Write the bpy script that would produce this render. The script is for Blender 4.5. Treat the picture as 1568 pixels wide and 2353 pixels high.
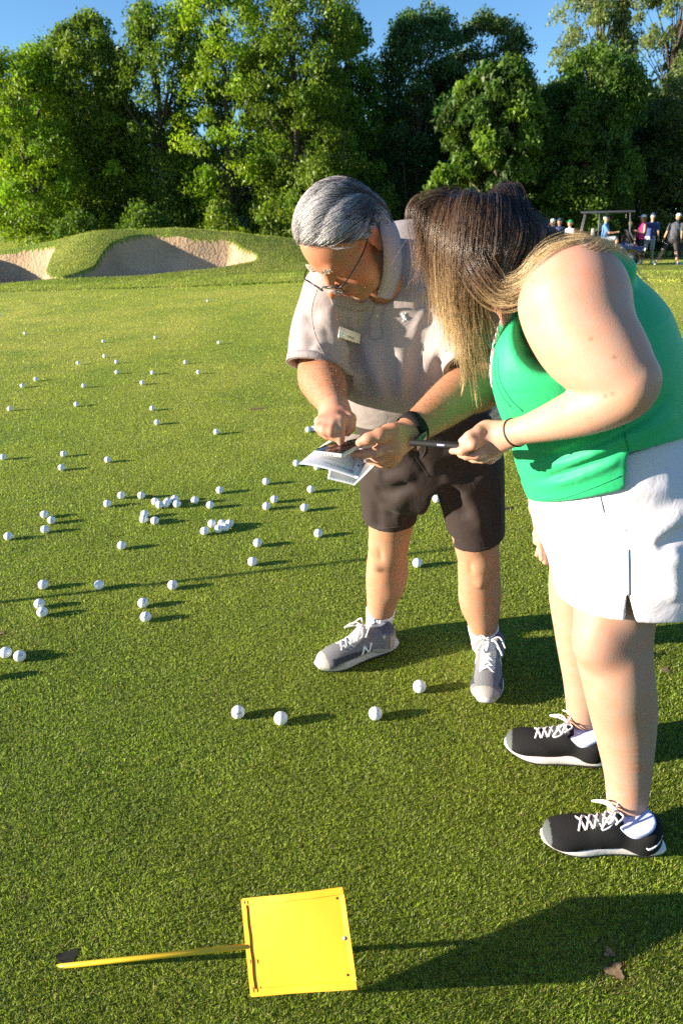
import bpy, bmesh, math, random
import numpy as np
from mathutils import Vector, Matrix

for _o in list(bpy.data.objects):
    bpy.data.objects.remove(_o, do_unlink=True)
SC = bpy.context.scene
COL = SC.collection
rnd = random.Random(7)
NR = np.random.default_rng(11)
R_ = math.radians

# ------------------------------------------------------------------ camera
F_, CX, CY = 1568.0, 784.0, 1176.2            # focal length and centre of a 1568 x 2352 frame
CAM = np.array([0.0, 0.0, 1.45])
_pit = math.atan((CY - 530.0) / F_)
_rol = R_(-1.0)
_up = np.array([math.sin(_rol) * math.cos(_pit), -math.cos(_rol) * math.cos(_pit), -math.sin(_pit)])
_fw = np.array([0, 0, 1.0]) - _up * _up[2]
_fw /= np.linalg.norm(_fw)
_ri = np.cross(_fw, _up)
MC = np.array([_ri, _fw, _up])                # world = MC @ cam  (cam: x right, y down, z forward)

cd = bpy.data.cameras.new("camera")
cam = bpy.data.objects.new("camera", cd)
COL.objects.link(cam)
cd.sensor_fit = 'VERTICAL'
cd.sensor_height = 36.0
cd.sensor_width = 24.0
cd.lens = F_ / 2352.4 * 36.0
cd.clip_start = 0.05
cd.clip_end = 900.0
_r = MC @ np.array([1, 0, 0]); _u = MC @ np.array([0, -1, 0]); _b = -(MC @ np.array([0, 0, 1]))
cam.matrix_world = Matrix(((_r[0], _u[0], _b[0], CAM[0]), (_r[1], _u[1], _b[1], CAM[1]), (_r[2], _u[2], _b[2], CAM[2]), (0, 0, 0, 1)))
cd.dof.use_dof = True
cd.dof.focus_distance = 1.75
cd.dof.aperture_fstop = 7.1
SC.camera = cam

# ------------------------------------------------------------------ sun, sky, exposure
SUN_EL, SUN_AZ = R_(11.0), R_(8.0)            # light travels towards +x, 8 degrees towards +y
LDIR = np.array([math.cos(SUN_EL) * math.cos(SUN_AZ), math.cos(SUN_EL) * math.sin(SUN_AZ), -math.sin(SUN_EL)])
sl = bpy.data.lights.new("sun", 'SUN')
sl.energy = 5.0
sl.angle = R_(0.6)
sl.color = (1.0, 0.88, 0.70)
so = bpy.data.objects.new("sun", sl)
COL.objects.link(so)
so.rotation_euler = Vector(LDIR).to_track_quat('-Z', 'Y').to_euler()
so.location = (-20, -3, 12)

W = bpy.data.worlds.new("World")
SC.world = W
W.use_nodes = True
_n = W.node_tree.nodes; _l = W.node_tree.links
_n.clear()
sky = _n.new('ShaderNodeTexSky')
sky.sky_type = 'NISHITA'
sky.sun_disc = False
sky.sun_elevation = SUN_EL
# the sun stands at azimuth opposite to the travel of its light
sky.sun_rotation = math.atan2(-LDIR[0], -LDIR[1])
sky.air_density = 1.0
sky.dust_density = 0.0
sky.ozone_density = 4.5
bg = _n.new('ShaderNodeBackground')
bg.inputs[1].default_value = 0.082
wo = _n.new('ShaderNodeOutputWorld')
_l.new(sky.outputs[0], bg.inputs[0]); _l.new(bg.outputs[0], wo.inputs[0])
SC.view_settings.view_transform = 'Standard'
SC.view_settings.look = 'None'
SC.view_settings.gamma = 1.0
SC.view_settings.exposure = 1.75
SC.view_settings.use_curve_mapping = False
SC.cycles.max_bounces = 7
SC.cycles.diffuse_bounces = 3
SC.cycles.glossy_bounces = 3
SC.cycles.transmission_bounces = 6
SC.cycles.transparent_max_bounces = 12
SC.cycles.use_adaptive_sampling = True
SC.cycles.use_denoising = False
SC.cycles.sample_clamp_indirect = 6.0

# ------------------------------------------------------------------ small helpers
def ray(u, v):
    return MC @ np.array([(u - CX) / F_, (v - CY) / F_, 1.0])

def W_(u, v, Y):
    """World point at distance Y (metres along the ground) seen at (u, v)."""
    r = ray(u, v)
    return CAM + r * (Y / r[1])

def ppm(u, v, Y):
    """pixels per metre at that point"""
    r = ray(u, v)
    return F_ / (Y / r[1])

NG = np.array([-0.03724419, -0.03157134, 0.99880735])
HG = 1.4534
def G_(u, v, off=0.0):
    r = ray(u, v)
    return CAM + r * (-(HG - off) / (r @ NG))

def pz(x, y):                                  # plane of the green
    return 0.03728866 * x + 0.03160904 * y - 0.00513547

def project(P):
    q = (np.asarray(P) - CAM) @ MC            # cam coords
    return np.stack([CX + F_ * q[..., 0] / q[..., 2], CY + F_ * q[..., 1] / q[..., 2]], -1)

def nrm(v):
    v = np.asarray(v, float)
    return v / (np.linalg.norm(v) + 1e-12)

def camdir(x, y, z):
    """world direction from camera-frame direction (x right, y DOWN, z away)"""
    return nrm(MC @ np.array([x, y, z], float))

def tag(o, label=None, cat=None, group=None, kind=None):
    if label: o['label'] = label
    if cat: o['category'] = cat
    if group: o['group'] = group
    if kind: o['kind'] = kind
    return o

def empty(name, loc, label, cat, group=None, rz=0.0):
    o = bpy.data.objects.new(name, None)
    COL.objects.link(o)
    o.location = [float(a) for a in loc]
    o.rotation_euler = (0, 0, rz)
    o.empty_display_size = 0.1
    tag(o, label, cat, group)
    bpy.context.view_layer.update()
    return o

def link(name, me, parent=None, mats=()):
    o = bpy.data.objects.new(name, me)
    for m in mats:
        me.materials.append(m)
    COL.objects.link(o)
    if parent is not None:
        o.parent = parent
        pl = parent.matrix_world if parent.parent is None else parent.matrix_world
        o.matrix_parent_inverse = pl.inverted()
    return o

def mesh(name, verts, faces, mat, parent=None, smooth=True, col=None):
    me = bpy.data.meshes.new(name)
    verts = np.asarray(verts, float)
    if isinstance(faces, np.ndarray):
        n, k = faces.shape
        me.vertices.add(len(verts)); me.vertices.foreach_set('co', verts.ravel().astype('f'))
        me.loops.add(n * k); me.loops.foreach_set('vertex_index', faces.ravel().astype('i'))
        me.polygons.add(n)
        me.polygons.foreach_set('loop_start', np.arange(0, n * k, k, dtype='i'))
        me.update(calc_edges=True)
    else:
        me.from_pydata([tuple(v) for v in verts], [], [tuple(int(i) for i in f) for f in faces])
    if col is not None:
        a = me.attributes.new('col', 'FLOAT_COLOR', 'POINT')
        c = np.ones((len(verts), 4), 'f'); c[:, :3] = col
        a.data.foreach_set('color', c.ravel())
    if smooth:
        me.polygons.foreach_set('use_smooth', [True] * len(me.polygons))
    me.update()
    mats = mat if isinstance(mat, (list, tuple)) else (mat,)
    return link(name, me, parent, mats)

# ------------------------------------------------------------------ materials
MAT = {}
def node_mat(name):
    m = bpy.data.materials.new(name)
    m.use_nodes = True
    nt = m.node_tree
    b = nt.nodes['Principled BSDF']
    MAT[name] = m
    return m, nt, b

def simple(name, color, rough=0.6, metal=0.0, spec=0.5, noise=0.0, nscale=40.0, bump=0.0, bscale=200.0, sheen=0.0, sss=0.0, sssr=(1, .3, .15), vcol=False, trans=0.0, coat=0.0):
    m, nt, b = node_mat(name)
    N, L = nt.nodes, nt.links
    b.inputs['Roughness'].default_value = rough
    b.inputs['Metallic'].default_value = metal
    b.inputs['Specular IOR Level'].default_value = spec
    b.inputs['Base Color'].default_value = (*color, 1)
    if coat: b.inputs['Coat Weight'].default_value = coat
    if sheen:
        b.inputs['Sheen Weight'].default_value = sheen
        b.inputs['Sheen Roughness'].default_value = 0.5
    if sss:
        b.inputs['Subsurface Weight'].default_value = sss
        b.inputs['Subsurface Radius'].default_value = sssr
        b.inputs['Subsurface Scale'].default_value = 0.006
    src = None
    if vcol:
        at = N.new('ShaderNodeAttribute'); at.attribute_name = 'col'
        src = at.outputs['Color']
        L.new(src, b.inputs['Base Color'])
    if noise:
        tc = N.new('ShaderNodeTexCoord')
        nz = N.new('ShaderNodeTexNoise'); nz.inputs['Scale'].default_value = nscale; nz.inputs['Detail'].default_value = 5
        L.new(tc.outputs['Object'], nz.inputs['Vector'])
        mr = N.new('ShaderNodeMapRange'); mr.inputs[1].default_value = .3; mr.inputs[2].default_value = .7
        mr.inputs[3].default_value = 1 - noise; mr.inputs[4].default_value = 1 + noise
        L.new(nz.outputs[0], mr.inputs[0])
        mx = N.new('ShaderNodeMix'); mx.data_type = 'RGBA'; mx.blend_type = 'MULTIPLY'; mx.inputs[0].default_value = 1
        if src: L.new(src, mx.inputs[6])
        else: mx.inputs[6].default_value = (*color, 1)
        L.new(mr.outputs[0], mx.inputs[7])
        L.new(mx.outputs[2], b.inputs['Base Color'])
    if bump:
        tc = N.new('ShaderNodeTexCoord')
        nz = N.new('ShaderNodeTexNoise'); nz.inputs['Scale'].default_value = bscale; nz.inputs['Detail'].default_value = 4
        L.new(tc.outputs['Object'], nz.inputs['Vector'])
        bp = N.new('ShaderNodeBump'); bp.inputs['Strength'].default_value = bump; bp.inputs['Distance'].default_value = 0.002
        L.new(nz.outputs[0], bp.inputs['Height']); L.new(bp.outputs[0], b.inputs['Normal'])
    return m

# ------------------------------------------------------------------ signed-distance modelling kit
# A shape is a list of primitives, blended one after another; the surface is extracted on a fine grid (surface nets).
F32 = np.float32
def dot3(q): return np.einsum('...i,...i->...', q, q)
class Sh:
    def __init__(s, k=0.02):
        s.p = []; s.k = k
    def _add(s, fn, c, rad, op, k):
        s.p.append((fn, np.asarray(c, float), float(rad), op, s.k if k is None else k)); return s
    def cap(s, a, b, ra, rb=None, op='u', k=None):
        a = np.asarray(a, float); b = np.asarray(b, float); rb = ra if rb is None else rb
        ab = b - a; L2 = max(float(ab @ ab), 1e-12); a_, ab_ = a.astype(F32), ab.astype(F32)
        ra, rb = float(ra), float(rb)
        def fn(P):
            q = P - a_; t = np.clip((q @ ab_) / L2, 0, 1)
            q = q - t[..., None] * ab_
            return np.sqrt(dot3(q)) - (ra + (rb - ra) * t)
        return s._add(fn, (a + b) / 2, np.sqrt(L2) / 2 + max(ra, rb), op, k)
    def chain(s, pts, op='u', k=None):
        for (a, ra), (b, rb) in zip(pts[:-1], pts[1:]):
            s.cap(a, b, ra, rb, op, k)
        return s
    def limb(s, pts, op='u', k=None, sub=9):
        """smooth limb through points with radii (one primitive)"""
        A = np.array([np.append(np.asarray(p, float), r) for p, r in pts])
        Q = np.array(catmull(list(A), sub))
        C, Rr = Q[:, :3], Q[:, 3]
        C32 = C.astype(F32); AB = np.diff(C, axis=0); LL = np.maximum((AB * AB).sum(1), 1e-12); AB32 = AB.astype(F32)
        def fn(P):
            best = None; use = range(len(C) - 1)
            if P.size > 3000:                     # skip the pieces that cannot be nearest anywhere in this block
                p0 = P.reshape(-1, 3)[0]; p1 = P.reshape(-1, 3)[-1]; cc = (p0 + p1) / 2; rr = float(np.linalg.norm(p1 - p0)) / 2
                w = cc - C[:-1]; t = np.clip((w * AB).sum(1) / LL, 0, 1); w = w - t[:, None] * AB
                dc = np.sqrt((w * w).sum(1)) - (Rr[:-1] + np.diff(Rr) * t)
                use = np.nonzero(dc - rr * 1.3 <= dc.min() + rr * 1.3)[0]
            for i in use:
                q = P - C32[i]; t = np.clip((q @ AB32[i]) / float(LL[i]), 0, 1); q = q - t[..., None] * AB32[i]
                d = np.sqrt(dot3(q)) - (float(Rr[i]) + float(Rr[i + 1] - Rr[i]) * t)
                best = d if best is None else np.minimum(best, d)
            return best
        c = (C.max(0) + C.min(0)) / 2
        return s._add(fn, c, max(np.linalg.norm(C - c, axis=1) + Rr), op, k)
    def ell(s, c, r, X=(1, 0, 0), Y=(0, 1, 0), op='u', k=None):
        c = np.asarray(c, float); X = nrm(X); Y = np.asarray(Y, float); Y = nrm(Y - (Y @ X) * X); Z = np.cross(X, Y)
        A = np.stack([X, Y, Z], 1); r = np.asarray(r, float)
        A1 = (A / r).astype(F32); A2 = (A / (r * r)).astype(F32); c_ = c.astype(F32); rm = float(r.min())
        def fn(P):
            w = P - c_; q1 = w @ A1; q2 = w @ A2
            k1 = np.sqrt(dot3(q1)); k2 = np.sqrt(dot3(q2)) + 1e-9
            return np.where(k1 < 1e-3, -rm, k1 * (k1 - 1) / k2)
        return s._add(fn, c, r.max(), op, k)
    def ecap(s, a, b, ra, rb, side, op='u', k=None):
        """tapered tube with elliptical sections: ra=(half width along side, half depth)"""
        a = np.asarray(a, float); b = np.asarray(b, float); ab = b - a; L = np.linalg.norm(ab); d = ab / L
        S = np.asarray(side, float); S = nrm(S - (S @ d) * d); T = np.cross(d, S)
        ra = np.asarray(ra, float); rb = np.asarray(rb, float)
        a_, M_ = a.astype(F32), np.stack([S, T, d], 1).astype(F32); A0, A1, B0, B1 = [float(z) for z in (ra[0], ra[1], rb[0], rb[1])]; L = float(L)
        def fn(P):
            q = (P - a_) @ M_; x = q[..., 0]; y = q[..., 1]; w = q[..., 2]
            t = np.clip(w / L, 0, 1); w = w - t * L
            r0 = A0 + (B0 - A0) * t; r1 = A1 + (B1 - A1) * t
            rw = np.minimum(r0, r1)
            k1 = np.sqrt((x / r0) ** 2 + (y / r1) ** 2 + (w / rw) ** 2)
            k2 = np.sqrt((x / r0 ** 2) ** 2 + (y / r1 ** 2) ** 2 + (w / rw ** 2) ** 2) + 1e-9
            return np.where(k1 < 1e-3, -rw, k1 * (k1 - 1) / k2)
        return s._add(fn, (a + b) / 2, L / 2 + max(ra.max(), rb.max()), op, k)
    def echain(s, pts, side, op='u', k=None):
        for (a, ra), (b, rb) in zip(pts[:-1], pts[1:]):
            s.ecap(a, b, ra, rb, side, op, k)
        return s
    def plane(s, c, n, op='i', k=0.002):
        """keep the side the normal points away from (op i) """
        c = np.asarray(c, float); n = nrm(n)
        c_, n_ = c.astype(F32), n.astype(F32)
        return s._add(lambda P: (P - c_) @ n_, c, 1e9, op, k)
    def func(s, fn, op='u', k=0.0, c=(0, 0, 0), rad=1e9):
        return s._add(fn, c, rad, op, k)
    def disp(s, fn, c=(0, 0, 0), rad=1e9):
        return s._add(fn, c, rad, 'd', 0)
    def crease(s, pts, amp, w):
        """a soft ridge (amp>0) or groove (amp<0) along a polyline lying on the surface"""
        pts = [np.asarray(p, float) for p in pts]
        n = len(pts) - 1
        c = sum(pts) / len(pts); rad = max(np.linalg.norm(p - c) for p in pts) + 2.6 * w
        pts = [p.astype(F32) for p in pts]; w = float(w); amp = float(amp)
        def fn(P):
            best = None; tt = None
            for i in range(n):
                a, b = pts[i], pts[i + 1]; ab = b - a; L2 = max(float(ab @ ab), 1e-12)
                q = P - a; t = np.clip((q @ ab) / L2, 0, 1); q = q - t[..., None] * ab
                d2 = dot3(q); g = (i + t) / n
                if best is None: best, tt = d2, g
                else:
                    m = d2 < best; best = np.where(m, d2, best); tt = np.where(m, g, tt)
            fade = np.clip(4 * tt, 0, 1) * np.clip(4 * (1 - tt), 0, 1)
            fade = fade * fade * (3 - 2 * fade)
            return -amp * np.exp(-best / (w * w)) * fade
        s.p.append((fn, c, rad, 'd', 0)); return s
    def ev(s, P, cc=None, cr=0.0):
        if P.dtype != F32 and P.size > 3000: P = P.astype(F32)
        d = np.full(P.shape[:-1], 10.0, P.dtype)
        for fn, c, rad, op, k in s.p:
            if cc is not None and rad < 1e8:
                m = 0.05 if op != 'd' else 0.0
                if np.linalg.norm(c - cc) > rad + cr + m: continue
            e = fn(P)
            if op == 'u':
                if k > 0:
                    h = np.clip(0.5 + 0.5 * (d - e) / k, 0, 1); d = d + (e - d) * h - k * h * (1 - h)
                else: d = np.minimum(d, e)
            elif op == 's':
                e = -e
                if k > 0:
                    h = np.clip(0.5 - 0.5 * (d - e) / k, 0, 1); d = d + (e - d) * h + k * h * (1 - h)
                else: d = np.maximum(d, e)
            elif op == 'i':
                if k > 0:
                    h = np.clip(0.5 - 0.5 * (d - e) / k, 0, 1); d = d + (e - d) * h + k * h * (1 - h)
                else: d = np.maximum(d, e)
            elif op == 'd':
                d = d + e
        return d
    def hit(s, u, v, t0=0.5, t1=4.0):
        """first surface point of the shape seen from the view point at (u, v)"""
        r = ray(u, v); L = np.linalg.norm(r); r = r / L
        t = t0; bd, bp = 1e9, None
        for i in range(200):
            p = CAM + r * t
            d = float(s.ev(p[None], p, 0.02)[0])
            if d < 0.0008: return p
            if d < bd: bd, bp = d, p
            t += max(min(d, 0.06) * 0.7, 0.0008)
            if t > t1: return bp
        return p

SUB = np.array([[i, j, k] for i in (-.5, .5) for j in (-.5, .5) for k in (-.5, .5)] + [[0, 0, 0]])
def mapper(sh, vs, lo, hi, colfn=None, smooth=1):
    """surface nets over the box lo..hi; returns verts, quads"""
    lo = np.asarray(lo, float); hi = np.asarray(hi, float)
    B = 20
    n = np.ceil((hi - lo) / vs).astype(int) + 2
    nb = np.ceil(n / B).astype(int)
    S = int(n.max() + B + 8)
    key = lambda i, j, k: (i.astype(np.int64) * S + j) * S + k
    g = np.arange(B + 2)
    I, J, K = np.meshgrid(g, g, g, indexing='ij')
    half = (B + 2) * vs / 2; crad = half * math.sqrt(3)
    def block(bijk):
                keysV, posV, quads = [], [], []
                o = np.array(bijk) * B
                base = lo + o * vs
                cc = base + half
                if float(np.abs(sh.ev(cc + SUB * half, cc, crad)).min()) > crad * 0.5 + 0.004: return None
                P = (np.stack([I, J, K], -1) * vs + base).astype(F32)
                D = sh.ev(P, cc, crad).astype(np.float32)
                if D.min() > 0 or D.max() < 0: return None
                neg = D < 0
                # cell vertices for the cells 0..B (B+1 per axis)
                c = np.zeros((B + 1,) * 3, int)
                for a in (0, 1):
                    for b_ in (0, 1):
                        for d_ in (0, 1):
                            c += neg[a:a + B + 1, b_:b_ + B + 1, d_:d_ + B + 1]
                act = (c > 0) & (c < 8)
                idx = np.argwhere(act)
                if len(idx) == 0: return None
                acc = np.zeros((len(idx), 3)); cnt = np.zeros(len(idx))
                ci, cj, ck = idx.T
                E = []
                for a in (0, 1):
                    for b_ in (0, 1):
                        E += [((0, a, b_), (1, a, b_)), ((a, 0, b_), (a, 1, b_)), ((a, b_, 0), (a, b_, 1))]
                for p0, p1 in E:
                    d0 = D[ci + p0[0], cj + p0[1], ck + p0[2]]; d1 = D[ci + p1[0], cj + p1[1], ck + p1[2]]
                    m = (d0 < 0) != (d1 < 0)
                    t = np.where(m, d0 / np.where(m, d0 - d1, 1), 0)
                    q = np.array(p0) + t[:, None] * (np.array(p1) - np.array(p0))
                    acc += q * m[:, None]; cnt += m
                pos = base + (idx + acc / cnt[:, None]) * vs
                gi = idx + o
                keysV.append(key(gi[:, 0], gi[:, 1], gi[:, 2])); posV.append(pos)
                # faces from sign changes on grid edges whose four cells are all here
                for ax in range(3):
                    sl0 = [slice(1, B + 1)] * 3; sl1 = [slice(1, B + 1)] * 3
                    sl0[ax] = slice(0, B); sl1[ax] = slice(1, B + 1)
                    n0 = neg[tuple(sl0)]; n1 = neg[tuple(sl1)]
                    e = np.argwhere(n0 != n1)
                    if len(e) == 0: continue
                    flip = n0[e[:, 0], e[:, 1], e[:, 2]]
                    st = np.ones(3, int); st[ax] = 0
                    e = e + st + o
                    a1, a2 = [x for x in range(3) if x != ax]
                    d1 = np.zeros(3, int); d1[a1] = -1
                    d2 = np.zeros(3, int); d2[a2] = -1
                    q = [e, e + d1, e + d1 + d2, e + d2]
                    kq = np.stack([key(x[:, 0], x[:, 1], x[:, 2]) for x in q], 1)
                    fl = flip if ax != 1 else ~flip
                    kq = np.where(fl[:, None], kq, kq[:, ::-1])
                    quads.append(kq)
                return keysV, posV, quads
    jobs = np.array([(a, b, c) for a in range(nb[0]) for b in range(nb[1]) for c in range(nb[2])])
    cen = lo + jobs * B * vs + half
    dcen = sh.ev(cen)
    jobs = jobs[np.abs(dcen) < crad * 1.2 + .01]
    res = [r for r in map(block, jobs) if r]
    keysV = sum((r[0] for r in res), []); posV = sum((r[1] for r in res), []); quads = sum((r[2] for r in res), [])
    kv = np.concatenate(keysV); pv = np.concatenate(posV); q = np.concatenate(quads)
    kv, ui = np.unique(kv, return_index=True); pv = pv[ui]
    qi = np.searchsorted(kv, q); qi = np.clip(qi, 0, len(kv) - 1)
    ok = (kv[qi] == q).all(1)
    qi = qi[ok]
    # every quad can come from one block only, except shared borders
    srt = np.sort(qi, 1); _, u2 = np.unique(srt, axis=0, return_index=True); qi = qi[u2]
    for _ in range(smooth):
        s_ = np.zeros_like(pv); n_ = np.zeros(len(pv))
        ea = np.concatenate([qi[:, a] for a, b in ((0, 1), (1, 2), (2, 3), (3, 0))]); eb = np.concatenate([qi[:, b] for a, b in ((0, 1), (1, 2), (2, 3), (3, 0))])
        ii = np.concatenate([ea, eb]); jj = np.concatenate([eb, ea])
        n_ = np.bincount(ii, minlength=len(pv)).astype(float)
        s_ = np.stack([np.bincount(ii, pv[jj, k], minlength=len(pv)) for k in range(3)], 1)
        pv = np.where(n_[:, None] > 0, pv * .5 + .5 * s_ / np.maximum(n_, 1)[:, None], pv)
    return pv, qi

def bounds(sh, pad=0.02):
    lo = np.full(3, 1e9); hi = -lo
    for fn, c, rad, op, k in sh.p:
        if op == 'u' and rad < 1e8:
            lo = np.minimum(lo, c - rad); hi = np.maximum(hi, c + rad)
    return lo - pad, hi + pad

def sdf_obj(name, sh, vs, mat, parent=None, lo=None, hi=None, colfn=None, smooth=1):
    if lo is None: lo, hi = bounds(sh)
    v, q = mapper(sh, vs, lo, hi, smooth=smooth)
    col = colfn(v) if colfn is not None else None
    return mesh(name, v, q, mat, parent, True, col)

def tube(pts, rad, n=8, closed=False, cap=True):
    """returns verts, faces of a tube through pts"""
    pts = [np.asarray(p, float) for p in pts]
    m = len(pts); rad = [rad] * m if np.isscalar(rad) else list(rad)
    V, Fc = [], []
    prev = None
    for i in range(m):
        a = pts[i - 1] if (i > 0 or closed) else pts[i]; b = pts[(i + 1) % m] if (i < m - 1 or closed) else pts[i]
        d = nrm(b - a)
        ref = prev if prev is not None else (np.array([0, 0, 1.0]) if abs(d[2]) < .9 else np.array([1.0, 0, 0]))
        x = nrm(ref - (ref @ d) * d); y = np.cross(d, x); prev = x
        for j in range(n):
            t = 2 * math.pi * j / n
            V.append(pts[i] + rad[i] * (math.cos(t) * x + math.sin(t) * y))
    for i in range(m if closed else m - 1):
        for j in range(n):
            a = i * n + j; b = i * n + (j + 1) % n; c = ((i + 1) % m) * n + (j + 1) % n; d_ = ((i + 1) % m) * n + j
            Fc.append((a, b, c, d_))
    if cap and not closed:
        Fc.append(tuple(range(n - 1, -1, -1))); Fc.append(tuple(range((m - 1) * n, m * n)))
    return np.array(V), Fc

def box_vf(c, X, Y, Z):
    c, X, Y, Z = (np.asarray(a, float) for a in (c, X, Y, Z))
    V = [c + sx * X + sy * Y + sz * Z for sx in (-1, 1) for sy in (-1, 1) for sz in (-1, 1)]
    Fc = [(0, 1, 3, 2), (4, 6, 7, 5), (0, 4, 5, 1), (2, 3, 7, 6), (0, 2, 6, 4), (1, 5, 7, 3)]
    return np.array(V), Fc

def rbox(name, c, X, Y, Z, mat, parent=None, bev=0.003, seg=3):
    """bevelled box, half extents along X, Y, Z"""
    V, Fc = box_vf(c, X, Y, Z)
    me = bpy.data.meshes.new(name)
    bm = bmesh.new()
    vs = [bm.verts.new(tuple(v)) for v in V]
    for f in Fc: bm.faces.new([vs[i] for i in f])
    bmesh.ops.recalc_face_normals(bm, faces=bm.faces)
    bmesh.ops.bevel(bm, geom=list(bm.edges), offset=bev, segments=seg, affect='EDGES', profile=.5)
    bm.to_mesh(me); bm.free()
    me.polygons.foreach_set('use_smooth', [True] * len(me.polygons))
    return link(name, me, parent, (mat,))

def catmull(pts, n=6):
    P = [np.asarray(p, float) for p in pts]
    P = [2 * P[0] - P[1]] + P + [2 * P[-1] - P[-2]]
    out = []
    for i in range(1, len(P) - 2):
        for j in range(n):
            t = j / n
            out.append(.5 * ((2 * P[i]) + (-P[i - 1] + P[i + 1]) * t + (2 * P[i - 1] - 5 * P[i] + 4 * P[i + 1] - P[i + 2]) * t * t + (-P[i - 1] + 3 * P[i] - 3 * P[i + 1] + P[i + 2]) * t ** 3))
    out.append(P[-2])
    return out

def text_obj(name, s, size, origin, X, Y, mat, parent=None, off=0.0004, align='CENTER'):
    """flat lettering as a mesh"""
    cu = bpy.data.curves.new(name, 'FONT'); cu.body = s; cu.size = size; cu.align_x = align; cu.align_y = 'CENTER'
    cu.resolution_u = 2
    t = bpy.data.objects.new(name, cu); COL.objects.link(t)
    bpy.context.view_layer.update()
    me = bpy.data.meshes.new_from_object(t)
    bpy.data.objects.remove(t, do_unlink=True); bpy.data.curves.remove(cu)
    X = nrm(X); Y = nrm(np.asarray(Y, float) - (np.asarray(Y, float) @ X) * X); Z = np.cross(X, Y)
    co = np.zeros(len(me.vertices) * 3, 'f'); me.vertices.foreach_get('co', co); co = co.reshape(-1, 3)
    w = np.asarray(origin, float) + co[:, :1] * X + co[:, 1:2] * Y + off * Z
    me.vertices.foreach_set('co', w.ravel().astype('f')); me.update()
    return link(name, me, parent, (mat,))
NBLADE = 430000
NROUGH = 110000
LEAF = 1.0
# ------------------------------------------------------------------ land
def sstep(t):
    t = np.clip(t, 0, 1); return t * t * (3 - 2 * t)

EDX = np.array([-40., -14., -7.9, -3.24, -.84, 2.2, 5.3, 8.0, 12.0, 40.])
EDY = np.array([21., 18.3, 16.8, 15.6, 15.2, 14.0, 12.2, 9.6, 3.0, -40.])
CRX = np.array([-40, -20, -14., -9.7, -7.1, -4.6, -2.8, -1.2, .3, 2., 4., 40])
CRZ = np.array([.5, .7, .82, 1.03, 1.39, 1.56, 1.43, 1.19, .85, .42, .1, .1])
def edge_y(x): return np.interp(x, EDX, EDY)
def land_z(x, y):
    x = np.asarray(x, float); y = np.asarray(y, float)
    ey = edge_y(x)
    p = pz(np.clip(x, -14, 9), np.minimum(y, 18))
    B = 0.08 + 1.25 * sstep((-x - 4) / 12) * sstep((y - 23) / 18)
    s = sstep((y - ey) / 11.0)
    base = p * (1 - s) + B * s
    cr = np.interp(x, CRX, CRZ)
    bump = sstep((y - 17.9) / 3.1) * (1 - sstep((y - 21.2) / 5.0))
    z = base + np.maximum(cr - base, 0) * bump
    z = z + .30 * np.exp(-(((x + 6.6) / 1.3) ** 2)) * sstep((y - 17.7) / 1.6) * (1 - sstep((y - 19.8) / 1.6))
    z = z + .03 * np.sin(x * 1.3 + y * .7) * s + .012 * np.sin(x * 2.9 - y * 2.1) * s
    return z

def on_land(u, v, t0=8.0):
    r = ray(u, v); t = t0
    for i in range(4000):
        P = CAM + r * t
        if P[2] < land_z(P[0], P[1]): return P
        t += .02
    return P

sand_px = [(-40, 585), (0, 584), (55, 577), (125, 569), (118, 594), (108, 621), (118, 634), (142, 639), (153, 637), (192, 625), (219, 613), (236, 588),
           (255, 564), (279, 553), (315, 544), (370, 541), (430, 549), (525, 555), (550, 570), (585, 586), (582, 602), (500, 617), (425, 625),
           (300, 637), (200, 641), (110, 645), (0, 654), (-40, 657)]
SP = np.array([on_land(u, v)[:2] for u, v in sand_px])
SP = np.array(catmull([np.array([a, b, 0]) for a, b in SP] + [np.array([SP[0][0], SP[0][1], 0])], 4))[:, :2]
def poly_dist(x, y, P):
    """signed distance (negative inside)"""
    q = np.stack([x, y], -1)
    d = np.full(x.shape, 1e9); ins = np.zeros(x.shape, bool)
    n = len(P)
    for i in range(n - 1):
        a, b = P[i], P[i + 1]; ab = b - a; L2 = ab @ ab + 1e-12
        t = np.clip(((q - a) @ ab) / L2, 0, 1)
        w = q - a - t[..., None] * ab
        d = np.minimum(d, (w * w).sum(-1))
        c = ((a[1] > y) != (b[1] > y))
        xi = a[0] + (y - a[1]) / (b[1] - a[1] + 1e-12) * ab[0]
        ins ^= c & (x < xi)
    d = np.sqrt(d)
    return np.where(ins, -d, d)

def grid(xs, ys):
    X, Y = np.meshgrid(xs, ys, indexing='ij')
    nx, ny = X.shape
    i = np.arange(nx * ny).reshape(nx, ny)
    q = np.stack([i[:-1, :-1], i[1:, :-1], i[1:, 1:], i[:-1, 1:]], -1).reshape(-1, 4)
    return X, Y, q

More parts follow.
